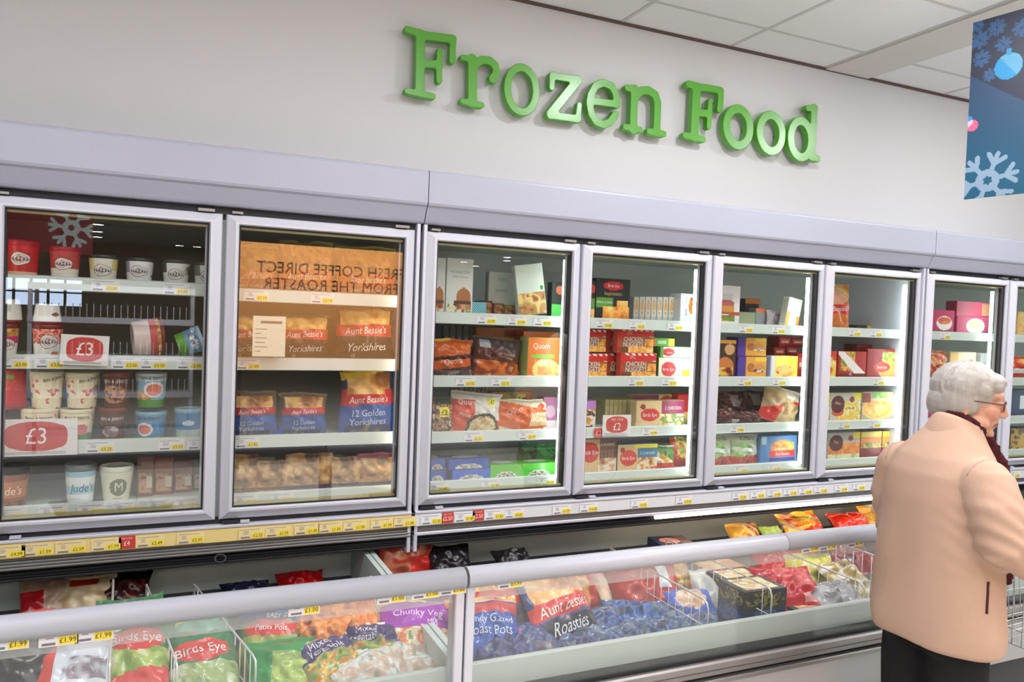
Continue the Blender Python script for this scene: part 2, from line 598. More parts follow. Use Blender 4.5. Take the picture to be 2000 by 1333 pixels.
def rail_of(cid):
    return [o for o in cabs[cid].children if o.name.startswith('price_rail')][0]
ra, rb, rc = rail_of('A'), rail_of('B'), rail_of('C')
rail_labels(ra, [(-15, 1083, '£4.99'), (42, 1079, '£1.59'), (108, 1075, '£2.59'), (178, 1069, '£1.79'), (232, 1060, '', .1, '£4'), (265, 1060, '£2.49'), (345, 1056, '£2.35'), (466, 1045, '£2.25'), (518, 1040, '£2.25'), (575, 1035, '£1.00'), (622, 1030, '£1.00'), (670, 1028, '£1.00'), (724, 1023, '£1.00'), (768, 1020, '£1.00')], card=(240, 220, 160))
rail_labels(rb, [(822, 1010, '£2.25'), (863, 1005, '', .1, '£2.50'), (888, 1005, '£1.89'), (923, 1005, '', .1, '£2.50'), (946, 1004, '£1.65'), (985, 1004, '£2.65'), (1079, 1000, '£1.55'), (1132, 998, '£14.00'), (1232, 987, '£1.55'), (1320, 978, '£14.50'), (1430, 966, '£2.30'), (1466, 964, '£2.50'), (1498, 962, '£1.00'), (1530, 960, '£1.29'), (1560, 957, '£1.00'), (1590, 955, '£1.00'), (1630, 955, '£1.00'), (1665, 955, '£1.00')])
rail_labels(rc, [(1972, 926, '£1.89')])
SL = {(1, 0): [(172, '£3.00'), (312, '£3.00')], (1, 1): [(-5, '£3.00'), (65, '£3.00'), (215, '£3.00'), (270, '£2.50'), (342, '£2.00')], (1, 2): [(168, '£5.25'), (310, '£3.33'), (368, '£3.33')],
      (1, 3): [(-5, '£4.75'), (78, '£4.75'), (155, '£4.75'), (222, '£3.75'), (290, '£2.75'), (345, '£3.75')],
      (2, 0): [(470, '£2.19'), (600, '£2.19')], (2, 1): [(458, '£1.89')], (2, 2): [(460, '£1.85')], (2, 3): [(460, '£1.12'), (532, '£1.00')],
      (3, 0): [(925, '£1.99'), (985, '£1.99'), (1036, '£3.75')], (3, 1): [(888, '£2.15'), (958, '£2.75')], (3, 2): [(908, '£2.21'), (1014, '£2.15')], (3, 3): [(842, '£1.85'), (945, '£1.89'), (1054, '£1.19')],
      (4, 0): [(1157, '£2.85'), (1222, '£2.25'), (1297, '£1.00')], (4, 1): [(1224, '£3.99'), (1290, '£1.99')], (4, 2): [(1256, '£2.99')], (4, 3): [],
      (5, 0): [(1436, '£1.00'), (1500, '£1.00')], (5, 1): [(1438, '£1.99'), (1506, '£2.79')], (5, 2): [(1428, '£1.80')], (5, 3): [(1438, '£3.69'), (1504, '£1.49')],
      (6, 0): [(1650, '£2.50'), (1692, '£2.00')], (6, 1): [(1702, '£1.50')], (6, 2): [(1638, '£2.50'), (1698, '£2.50')], (7, 0): [(1828, '£2.00')]}
for (k, n), its in SL.items():
    so, z = DOORLAB[(k, n)]
    for px, pr in its:
        x, _ = P(px, 800, .116)
        xd = xdoor(k)
        x = min(max(x, xd + .01), xd + PITCH - .12)
        price_label(so, x, z - .05, .1165, pr, w_=.098, h=.042)

# ---------------------------------------------------------------- wall letters: strokes with rounded ends, melted together
LETTERS = [
('F', [([(-0.065, 2.917), (-0.026, 2.913), (0.02, 2.909), (0.082, 2.913), (0.147, 2.916)], 0.015), ([(0.02, 2.902), (0.139, 2.91)], 0.0151), ([(0.154, 2.916), (0.152, 2.864), (0.152, 2.815)], 0.0148), ([(-0.004, 2.905), (0.001, 2.649)], 0.0209), ([(0.009, 2.779), (0.089, 2.786)], 0.0166), ([(0.091, 2.85), (0.089, 2.78), (0.092, 2.713)], 0.0136), ([(-0.057, 2.644), (-0.001, 2.641), (0.065, 2.638)], 0.0134)]),
('r', [([(0.203, 2.838), (0.254, 2.838)], 0.0129), ([(0.251, 2.841), (0.258, 2.641)], 0.0218), ([(0.209, 2.639), (0.259, 2.633), (0.306, 2.634)], 0.0135), ([(0.265, 2.814), (0.297, 2.843), (0.335, 2.848), (0.366, 2.831), (0.374, 2.797), (0.363, 2.77)], 0.0179), ([(0.357, 2.766), (0.357, 2.764)], 0.0201)]),
('o', [([(0.585, 2.74), (0.584, 2.716), (0.579, 2.692), (0.57, 2.671), (0.558, 2.654), (0.543, 2.641), (0.526, 2.633), (0.508, 2.631), (0.491, 2.635), (0.474, 2.644), (0.459, 2.658), (0.447, 2.676), (0.439, 2.698), (0.434, 2.721), (0.433, 2.745), (0.436, 2.769), (0.443, 2.791), (0.453, 2.811), (0.467, 2.826), (0.482, 2.837), (0.5, 2.842), (0.517, 2.842), (0.535, 2.835), (0.551, 2.824), (0.564, 2.808), (0.575, 2.788), (0.582, 2.765), (0.585, 2.74)], 0.0179)]),
('z', [([(0.669, 2.832), (0.669, 2.772)], 0.0145), ([(0.672, 2.83), (0.813, 2.833)], 0.0175), ([(0.81, 2.829), (0.668, 2.644)], 0.0226), ([(0.668, 2.639), (0.819, 2.641)], 0.0181), ([(0.826, 2.711), (0.82, 2.641)], 0.0143)]),
('e', [([(0.886, 2.741), (1.043, 2.747)], 0.0177), ([(1.043, 2.747), (1.035, 2.794), (1.009, 2.832), (0.958, 2.843), (0.914, 2.819), (0.888, 2.769), (0.884, 2.723), (0.896, 2.677), (0.926, 2.642), (0.967, 2.632), (1.006, 2.651), (1.037, 2.694)], 0.019)]),
('n', [([(1.1, 2.839), (1.145, 2.84)], 0.0161), ([(1.144, 2.84), (1.146, 2.629)], 0.0209), ([(1.098, 2.64), (1.142, 2.638), (1.189, 2.636)], 0.0155), ([(1.155, 2.803), (1.186, 2.837), (1.23, 2.846), (1.272, 2.83), (1.289, 2.789), (1.291, 2.638)], 0.0205), ([(1.244, 2.636), (1.289, 2.635), (1.335, 2.635)], 0.0159)]),
('F', [([(1.481, 2.918), (1.546, 2.913), (1.626, 2.917), (1.691, 2.916)], 0.0188), ([(1.695, 2.915), (1.696, 2.862), (1.692, 2.814)], 0.0176), ([(1.534, 2.908), (1.532, 2.646)], 0.0251), ([(1.545, 2.777), (1.621, 2.78)], 0.0188), ([(1.628, 2.85), (1.625, 2.78), (1.624, 2.71)], 0.0138), ([(1.472, 2.646), (1.529, 2.643), (1.591, 2.639)], 0.0165)]),
('o', [([(1.906, 2.74), (1.905, 2.717), (1.9, 2.695), (1.891, 2.675), (1.877, 2.659), (1.861, 2.647), (1.843, 2.639), (1.824, 2.637), (1.805, 2.641), (1.788, 2.649), (1.772, 2.663), (1.759, 2.68), (1.749, 2.7), (1.743, 2.722), (1.742, 2.745), (1.745, 2.768), (1.752, 2.789), (1.763, 2.807), (1.778, 2.821), (1.795, 2.831), (1.813, 2.836), (1.832, 2.836), (1.851, 2.83), (1.868, 2.819), (1.883, 2.804), (1.895, 2.785), (1.903, 2.763), (1.906, 2.74)], 0.0232)]),
('o', [([(2.139, 2.737), (2.138, 2.714), (2.133, 2.692), (2.124, 2.672), (2.111, 2.655), (2.095, 2.643), (2.077, 2.636), (2.058, 2.634), (2.04, 2.638), (2.022, 2.647), (2.006, 2.66), (1.993, 2.678), (1.983, 2.698), (1.977, 2.721), (1.976, 2.744), (1.979, 2.767), (1.986, 2.788), (1.997, 2.806), (2.011, 2.82), (2.028, 2.83), (2.046, 2.835), (2.065, 2.834), (2.084, 2.828), (2.101, 2.817), (2.116, 2.802), (2.128, 2.783), (2.136, 2.761), (2.139, 2.737)], 0.0233)]),
('d', [([(2.357, 2.732), (2.356, 2.708), (2.352, 2.685), (2.343, 2.664), (2.331, 2.647), (2.316, 2.635), (2.299, 2.628), (2.282, 2.626), (2.264, 2.63), (2.247, 2.639), (2.232, 2.653), (2.219, 2.671), (2.21, 2.692), (2.205, 2.715), (2.203, 2.739), (2.206, 2.763), (2.212, 2.785), (2.223, 2.803), (2.236, 2.818), (2.251, 2.828), (2.269, 2.833), (2.287, 2.833), (2.304, 2.826), (2.32, 2.815), (2.334, 2.799), (2.346, 2.779), (2.353, 2.756), (2.357, 2.732)], 0.024), ([(2.371, 2.921), (2.369, 2.775), (2.367, 2.639)], 0.0227), ([(2.321, 2.913), (2.378, 2.92)], 0.017), ([(2.367, 2.637), (2.416, 2.633)], 0.0179)]),
]
M_GREEN = mat('green_letter_face', (78, 160, 28), .3, mottle=.03, bscale=9, spec=.8)


def sdf_outline(strokes, step=.0035, k=.009):
    allp = np.array([p for s, r in strokes for p in s])
    lo, hi = allp.min(0) - .04, allp.max(0) + .04
    xs, zs = np.arange(lo[0], hi[0], step), np.arange(lo[1], hi[1], step)
    X, Z = np.meshgrid(xs, zs, indexing='ij')
    D = None
    for pts, r in strokes:
        d = np.full(X.shape, 9.)
        for (ax, az), (b_x, bz) in zip(pts[:-1], pts[1:]):
            ux, uz = b_x - ax, bz - az
            t = np.clip(((X - ax) * ux + (Z - az) * uz) / max(ux * ux + uz * uz, 1e-9), 0, 1)
            d = np.minimum(d, np.hypot(X - ax - t * ux, Z - az - t * uz))
        d -= r
        if D is None:
            D = d
        else:
            h = np.clip(.5 + .5 * (D - d) / k, 0, 1)
            D = D + (d - D) * h - k * h * (1 - h)
    seg = {}

    def cut(i, j, a, b):
        va, vb = D[i, j], D[a, b]
        t = va / (va - vb)
        return (xs[i] + (xs[a] - xs[i]) * t, zs[j] + (zs[b] - zs[j]) * t)
    nx, nz = D.shape
    ins = D < 0
    mixed = ins[:-1, :-1].astype(int) + ins[1:, :-1] + ins[1:, 1:] + ins[:-1, 1:]
    pos = {}
    for i, j in zip(*np.where((mixed > 0) & (mixed < 4))):
        cs = [(i, j), (i + 1, j), (i + 1, j + 1), (i, j + 1)]
        inn = [ins[c] for c in cs]
        ent, ext = [], []
        for q in range(4):
            a, b = cs[q], cs[(q + 1) % 4]
            if inn[q] != inn[(q + 1) % 4]:
                key = tuple(sorted((a, b)))
                pos[key] = cut(*a, *b)
                (ext if inn[q] else ent).append(key)
        for e, x in zip(ext, ent):
            seg[e] = x
    out = []
    while seg:
        s = next(iter(seg))
        loop = [s]
        c = seg.pop(s)
        while c != s and c in seg:
            loop.append(c)
            c = seg.pop(c)
        p = np.array([pos[q] for q in loop])
        for _ in range(2):
            p = (np.roll(p, 1, 0) + 2 * p + np.roll(p, -1, 0)) / 4
        out.append(p[::2])
    return out


LET = ['capital F that begins the word Frozen', 'small r of the word Frozen, after the capital F', 'round o between the r and the z',
       'small z, the palest letter of the word Frozen', 'small e between the z and the n', 'small n that ends the word Frozen',
       'capital F that begins the word Food', 'first o of the word Food, beside the capital F', 'second o of the word Food, beside the d', 'small d that ends the word Food']
for (ch, st), lb in zip(LETTERS, LET):
    cu = bpy.data.curves.new('letter', 'CURVE')
    cu.dimensions = '2D'
    cu.fill_mode = 'BOTH'
    cx = sum(p[0] for p in st[0][0]) / len(st[0][0])
    cz = min(p[1] for s, r in st for p in s)
    for p in sdf_outline(st):
        sp = cu.splines.new('POLY')
        sp.points.add(len(p) - 1)
        for q, (a, b) in zip(sp.points, p):
            q.co = (a - cx, b - cz, 0, 1)
        sp.use_cyclic_u = True
    cu.extrude = .017
    cu.bevel_depth = .003
    cu.bevel_resolution = 1
    cu.offset = -.002
    t = bpy.data.objects.new('tmp', cu)
    me = bpy.data.meshes.new_from_object(t)
    bpy.data.objects.remove(t)
    me.materials.clear()
    me.materials.append(M_GREEN)
    o = bpy.data.objects.new('wall_letter', me)
    COL.objects.link(o)
    o.location = (cx, WY - .047, cz)
    o.rotation_euler = (math.pi / 2, 0, 0)
    q0 = st[1][0][len(st[1][0]) // 2] if len(st) > 1 else st[0][0][0]
    MB().tube([(q0[0] - cx, q0[1] - cz, -.0155), (q0[0] - cx, q0[1] - cz, -.0475)], .006, 8).build('spacer_stud', M_ALUD, o)
    tag(o, 'raised green ' + lb + ' on the wall', 'letter', 'green Frozen Food lettering')

# ---------------------------------------------------------------- chest freezers below
M_CHESTIN = mat('chest_liner', (198, 208, 204), .45, mottle=.03, bscale=5)
M_PANEL = mat('chest_panel', (176, 176, 176), .4, .1)
M_KICK = mat('kick_plate', (60, 62, 66), .5)
M_RAIL = mat('bumper_rail', (180, 181, 191), .3)
FY = -1.1
chests = []
for (x0, x1, lb, joints) in ((-3.2, -.2, 'open chest freezer whose bags of vegetables sit behind white price cards', []),
                             (-.194, 2.92, 'open chest freezer of roast potato bags and wire baskets, beside the woman', [1.035]),
                             (2.93, 6.0, 'open chest freezer at the far end, mostly behind the woman', [])):
    c = tag(empty('chest_freezer', ((x0 + x1) / 2, -.5, 0)), lb, 'freezer', 'open chest freezers in a row')
    made = []
    def a_(o):
        made.append(o)
        return o
    a_(bx('back_wall', M_CHESTIN, c, x0, .30, .2, x1, .32, .60))
    a_(bx('liner_floor', M_KICK, c, x0, -1.03, .38, x1, .30, .42))
    a_(bx('front_liner', M_CHESTIN, c, x0, -1.05, .26, x1, -1.03, .573, ch=.006))
    for x in (x0, x1 - .02):
        a_(bx('side_wall', M_CHESTIN, c, x, -1.05, .26, x + .02, .30, .598))
        a_(bx('end_post', M_ALU, c, x if x < x1 - .1 else x - .008, -1.112, .44, x + .028 if x < x1 - .1 else x + .02, -1.05, .836, ch=.003))
    a_(bx('end_seal', M_BLACK, c, x1 + .001, -1.1, .5, x1 + .004, -1.06, .83))
    a_(MB().box(x0 + .03, -1.103, .487, x1 - .035, -1.097, .845).build('pane', M_PANE, c))
    ed = [x0] + joints + [x1]
    for a, b in zip(ed[:-1], ed[1:]):
        pr = [(-1.125, .838), (-1.132, .855), (-1.13, .874), (-1.118, .888), (-1.1, .893), (-1.08, .889), (-1.068, .876), (-1.066, .855), (-1.075, .84)]
        n = len(pr)
        vs = [(x, y, z) for x in (a + .001, b - .001) for y, z in pr]
        a_(MB().add(vs, [(i, i + n, (i + 1) % n + n, (i + 1) % n) for i in range(n)] + [tuple(range(n))[::-1], tuple(range(n, 2 * n))], smooth=True).build('bumper_rail', M_RAIL, c))
    st = a_(MB().box(x0 + .04, -1.112, .795, x1 - .04, -1.108, .836).build('clear_label_strip', M_CLEARSTRIP, c))
    chests.append((c, st))
    a_(bx('lower_seal', M_BLACK, c, x0, -1.108, .478, x1, -1.05, .488))
    a_(bx('trim', M_ALUD, c, x0, -1.125, .446, x1, -1.05, .477, ch=.006))
    a_(bx('trim', M_ALUD, c, x0, -1.115, .424, x1, -1.05, .444, ch=.003))
    a_(bx('trim_gap', M_BLACK, c, x0, -1.10, .412, x1, -1.05, .424))
    a_(bx('trim', M_ALUD, c, x0, -1.118, .394, x1, -1.05, .411, ch=.003))
    a_(bx('front_panel', M_PANEL, c, x0 + .002, -1.112, .235, x1 - .002, -1.05, .393))
    a_(bx('kick_plate', M_KICK, c, x0, -1.06, 0, x1, -1.04, .234))
    a_(bx('body', M_PANEL, c, x0, -1.04, .02, x1, .30, .25))
    for o in made:
        o.location = -c.location
for ci, items in ((0, [(-25, 1276, '£1.99'), (75, 1267, '£1.99'), (146, 1258, '£1.99'), (563, 1206, '£1.00'), (736, 1182, '£1.00'), (804, 1173, '£1.00'), (858, 1165, '£1.00')]),
                  (1, [(972, 1152, '£1.99'), (1566, 1081, '£1.00'), (1600, 1077, '£1.00'), (1655, 1070, '£1.00')])):
    for px, py, pr in items:
        x, z = P(px, py, -1.114)
        price_label(chests[ci][1], x, z, -1.1135, pr, w_=.083, h=.042)
# pull cord ring under the yellow rail
x, z = P(430, 1090, -.02)
ring = MB().tube([(x + .02 * math.cos(a), -.03 + .012 * math.sin(a), z + .012 * math.sin(a)) for a in np.linspace(0, 2 * math.pi, 17)[:-1]], .0035, 6, closed=True)
tag(ring.build('pull_ring', M_DARK), 'dark pull ring of the night blind under the yellow price rail', 'ring')

# ---------------------------------------------------------------- hanging banners
BA = Vector((2.226, -.87, 0))
BD = Vector((.165, -.986, 0)).normalized()


def noise2(u, v, s=1.):
    """smooth value noise, arrays in, 0..1 out"""
    u, v = np.asarray(u) * s, np.asarray(v) * s
    i, j = np.floor(u), np.floor(v)
    f, g = u - i, v - j
    f, g = f * f * (3 - 2 * f), g * g * (3 - 2 * g)
    h = lambda a, b: np.modf(np.abs(np.sin(a * 127.1 + b * 311.7) * 43758.5453))[0]
    return (h(i, j) * (1 - f) + h(i + 1, j) * f) * (1 - g) + (h(i, j + 1) * (1 - f) + h(i + 1, j + 1) * f) * g


def seglen(u, v, a, b):
    ux, uz = b[0] - a[0], b[1] - a[1]
    t = np.clip(((u - a[0]) * ux + (v - a[1]) * uz) / (ux * ux + uz * uz), 0, 1)
    return np.hypot(u - a[0] - t * ux, v - a[1] - t * uz)


def snowflake(u, v, cu, cv, r, rot=.2):
    d = np.full(u.shape, 9.)
    for k in range(6):
        a = rot + k * math.pi / 3
        p = lambda t, o: (cu + r * (t * math.cos(a) - o * math.sin(a)), cv + r * (t * math.sin(a) + o * math.cos(a)))
        d = np.minimum(d, seglen(u, v, p(.22, 0), p(1, 0)))
        for sg in (-1, 1):
            d = np.minimum(d, seglen(u, v, p(.62, 0), p(.92, .3 * sg)))
    q = np.hypot(u - cu, v - cv)
    return (d < .085 * r) | ((q < .42 * r) & (q > .17 * r))


def banner(name, org, dr, wid, z0, z1, cols, paint, label, us):
    vs_ = np.arange(z0, z1 + 1e-6, (z1 - z0) / 224)
    uc, vc = np.meshgrid((us[:-1] + us[1:]) / 2, (vs_[:-1] + vs_[1:]) / 2, indexing='ij')
    colr = paint(uc, vc)
    n, m = len(us), len(vs_)
    nr = Vector((-dr.y, dr.x, 0))
    mb = MB()
    pt = lambda u, z, o=0.: org + dr * u + nr * o + Vector((0, 0, z))
    for side, o in ((0, 0.), ):
        vv = [pt(u, z) for u in us for z in vs_]
        fs = [(i * m + j, i * m + j + 1, (i + 1) * m + j + 1, (i + 1) * m + j) for i in range(n - 1) for j in range(m - 1)]
        mb.add(vv, fs, cols=colr.reshape(-1, 3))
    e = [pt(0, z0, .004), pt(wid, z0, .004), pt(wid, z1, .004), pt(0, z1, .004), pt(0, z0), pt(wid, z0), pt(wid, z1), pt(0, z1)]
    mb.add(e, [(0, 1, 2, 3), (0, 4, 5, 1), (1, 5, 6, 2), (2, 6, 7, 3), (3, 7, 4, 0)], (36, 60, 90))
    o = tag(mb.build(name, M_LABEL), label, 'banner')
    for u in (wid * .5, wid - .06):
        MB().tube([pt(u, z1 - .002, .002), pt(u, CEIL, .002)], .0015, 6).build('hanging_cord', M_WIRE, o)
    return o


def paint_blue(u, v):
    t = (v - 2.245) / .785
    c = np.empty(u.shape + (3,))
    g = np.clip((.74 - t) * 3, 0, 1)[..., None]
    c[:] = (24, 34, 62)
    low = np.array((34, 66, 104)) + (np.array((20, 96, 128)) - np.array((34, 66, 104))) * np.clip((.62 - t) / .5, 0, 1)[..., None]
    c = np.where((t + .9 * u < .70)[..., None], low, c)
    for cu_, cv_, r in ((.032, 2.945, .042), (.02, 3.01, .03), (.10, 2.98, .04), (.045, 2.86, .04), (.13, 2.90, .035), (.2, 2.95, .04), (.08, 2.78, .03)):
        q, a = np.hypot(u - cu_, v - cv_), np.arctan2(v - cv_, u - cu_)
        c[(q < r * (.55 + .45 * np.abs(np.cos(4 * a)))) & (q > .12 * r) & (np.abs(np.sin(4 * a)) > .12)] = (44, 88, 138)
    q = np.hypot(u - .155, v - 2.80)
    c[q < .056] = (20, 150, 212)
    c[(q < .056) & ((u - .155) + .8 * (v - 2.80) > .0)] = (92, 172, 214)
    c[(np.abs(u - .155) < .011) & (np.abs(v - 2.862) < .013)] = (40, 150, 205)
    q1, q2 = np.hypot(u + .002, v - 2.592) < .024, np.hypot(u - .018, v - 2.571) < .026
    c[q1] = (66, 140, 206)
    c[q2] = (226, 100, 140)
    c[q1 & q2] = (236, 200, 220)
    c[snowflake(u, v, .095, 2.318, .118)] = (150, 178, 204)
    return c * .84


banner('hanging_banner', BA, BD, .62, 2.245, 3.03, None, paint_blue, 'dark blue hanging winter banner with a pale snowflake and a bauble',
       np.concatenate([np.arange(0, .25, .0035), np.linspace(.25, .62, 10)]))


def paint_red(u, v):
    c = np.empty(u.shape + (3,))
    c[:] = (122, 14, 34)
    c[snowflake(u, v, .22, 2.5, .22, .1)] = (190, 205, 205)
    return c


banner('reflected_banner', Vector((-1.83, -7.0, 0)), Vector((-1, 0, 0)), .92, 2.2, 2.8, None, paint_red, 'dark red hanging banner seen mirrored in the ice cream door', np.linspace(0, .92, 120))

# what the door glass mirrors: the coffee board across the aisle and the downlights
sb = tag(empty('coffee_sign', (.48, -5.0, 0)), 'tan board lettered FRESH COFFEE DIRECT, mirrored in the second glass door', 'sign')
MB().box(-.92, -.03, 1.02, .9, 0, 2.32, ch=.004).build('board', mat('tan_board', (214, 150, 84), .6, mottle=.06, bscale=6), sb)
tx = MB()
for s_, z_, h_, q_ in (('FRESH COFFEE DIRECT', 2.08, .115, .93), ('FROM THE ROASTER', 1.915, .115, .93)):
    tx.text(s_, .1 if h_ else 0, z_, h_, (40, 30, 24), lambda a, b: (-a + .2, .002, b), squash=q_)
tx.build('lettering', mat('sign_black', (30, 24, 20), .6), sb)
MB().box(-.86, -.05, 0, -.8, -.03, 2.3).box(.78, -.05, 0, .84, -.03, 2.3).build('post', M_DARK, sb)
area('sign_lamp', (.5, -4.2, 3.0), (1.4, .2), 120, (1, .93, .85), target=(.5, -5, 1.7))  # added light that makes the board show in the door glass
for x, y in ((-2.3, -13.9), (-2.43, -15.6), (-2.54, -17.1), (-.78, -18.1), (-.36, -18.1), (6.55, -17.1), (7.39, -18.3), (6.79, -14.6), (7.21, -15.6), (11.8, -9.3), (12.2, -10.8), (1.2, -11), (2.6, -11)):
    d = tag(empty('ceiling_downlight', (x, y, CEIL)), 'round white ceiling downlight, seen as a bright spot in the door glass', 'downlight', 'ceiling downlights mirrored in the doors')
    MB().lathe([(.10, .0), (.13, -.012), (.15, -.012), (.155, 0)], 20).build('ring', M_RAIL, d)
    MB().lathe([(.11, -.004), (.001, -.005)], 20).build('lens', mat('downlight_lens', (255, 250, 240), .5, emit=40.0), d)

# white wire rack across the aisle, mirrored in the ice cream door
rk = tag(empty('wire_rack', (-1.5, -5.6, 0)), 'white wire rack across the aisle, mirrored in the ice cream door', 'rack')
for x in (-.72, .72):
    for y in (-.2, .2):
        MB().box(x - .018, y - .018, 0, x + .018, y + .018, 1.82).build('post', M_RAIL, rk)
for z in (.35, .72, 1.09, 1.46, 1.78):
    MB().box(-.74, -.22, z, .74, .22, z + .02, ch=.003).box(-.74, .221, z - .02, .74, .228, z + .04).build('shelf', M_RAIL, rk)
    if z < 1.7:
        for k in range(25):
            MB().box(-.72 + .06 * k - .004, .214, z, -.72 + .06 * k + .004, .220, z + .17).build('wire', M_RAIL, rk)
area('rack_lamp', (-1.5, -4.5, 3.0), (1.2, .2), 60, (.95, .97, 1), target=(-1.5, -5.6, 1.1))  # unseen fill aimed at the rack, without a fixture

# ---------------------------------------------------------------- goods: printed packs
def tone(u, v, base, spec, ar=1.):
    """flat print on a pack: (u, v) in 0..1 -> sRGB colours"""
    c = np.empty(np.shape(u) + (3,))
    c[:] = base
    for s in spec:
        k = s[0]
        if k == 'r':
            m = (u >= s[1]) & (u <= s[3]) & (v >= s[2]) & (v <= s[4])
            c[m] = s[5]
        elif k == 'e':
            m = ((u - s[1]) / s[3]) ** 2 + ((v - s[2]) / s[4]) ** 2 <= 1
            c[m] = s[5]
        elif k in 'FE':
            m = (u >= s[1]) & (u <= s[3]) & (v >= s[2]) & (v <= s[4]) if k == 'F' else ((u - s[1]) / s[3]) ** 2 + ((v - s[2]) / s[4]) ** 2 <= 1
            sc = s[6]
            n = noise2(u * ar + 3.1 * sc, v + 1.7, sc) * .65 + noise2(u * ar + 9, v + 4.4, sc * 2.3) * .35
            pal = np.array(s[5], float)
            q = np.clip(((n - .2) / .6) * (len(pal) - 1), 0, len(pal) - 1.001)
            i0 = q.astype(int)
            fr = np.clip((q - i0 - .5) * 2.2 + .5, 0, 1)[..., None]
            c[m] = (pal[i0] * (1 - fr) + pal[i0 + 1] * fr)[m] if len(pal) > 1 else pal[0]
        elif k == 'd':      # a band between two slanted lines
            lo, hi = s[1] + (s[2] - s[1]) * u, s[3] + (s[4] - s[3]) * u
            c[(v >= lo) & (v <= hi)] = s[5]
        elif k == 's':      # diagonal stripes inside a rectangle
            m = (u >= s[1]) & (u <= s[3]) & (v >= s[2]) & (v <= s[4]) & (np.modf((u * ar + v) * s[6])[0] < .5)
            c[m] = s[5]
    return c


GROUPOF = {}


def finish(o, name, label, cat, group):
    o.name = name
    return tag(o, label, cat, group)


def carton(label, px0, px1, ptop, y, zb, depth, base, spec=(), texts=(), group=None, rz=0., side=None, top=None, pbot=None, tilt=0., name='food_carton', res=(44, 34), cat='box', roll=0.):
    pym = (ptop + (pbot or ptop + 40)) / 2
    xa, _ = P(px0, pym, y)
    xb, _ = P(px1, pym, y)
    if zb is None:
        zb = P((px0 + px1) / 2, pbot, y)[1]
    h = P((px0 + px1) / 2, ptop, y)[1] - zb
    w_ = xb - xa
    side, top = side or base, top or base
    mb = MB()
    nu, nv = res
    hw, hd, e = w_ / 2, depth / 2, .0015
    us, vs_ = np.linspace(0, 1, nu + 1), np.linspace(0, 1, nv + 1)
    uc, vc = np.meshgrid((us[1:] + us[:-1]) / 2, (vs_[1:] + vs_[:-1]) / 2, indexing='ij')
    col = tone(uc, vc, base, spec, w_ / h)
    mb.add([(-hw + e + u * (w_ - 2 * e), -hd, e + v * (h - 2 * e)) for u in us for v in vs_], [(i * (nv + 1) + j, (i + 1) * (nv + 1) + j, (i + 1) * (nv + 1) + j + 1, i * (nv + 1) + j + 1) for i in range(nu) for j in range(nv)], cols=col.reshape(-1, 3))
    mb.box(-hw, -hd + .0006, 0, hw, hd, h, side, ch=e)
    mb.add([(-hw + e, -hd + e, h + .0003), (hw - e, -hd + e, h + .0003), (hw - e, hd - e, h + .0003), (-hw + e, hd - e, h + .0003)], [(0, 1, 2, 3)], top)
    # tuck flap at the near end
    f = tuple(int(c * .9) for c in side)
    mb.box(-hw - .0008, -hd + .006, h * .08, -hw, hd - .006, h * .92, f)
    for t in texts:
        s_, u, v, hh, tc = t[:5]
        mb.text(s_, -hw + u * w_, v * h, hh * h, tc, lambda a, b: (a, -hd - .0008, b), rot=t[5] if len(t) > 5 else 0, squash=t[6] if len(t) > 6 else .85, shear=t[7] if len(t) > 7 else 0)
    o = mb.build(name, M_CARD, loc=((xa + xb) / 2, y + hd, zb), rot=(tilt, roll, rz))
    return tag(o, label, cat, group)


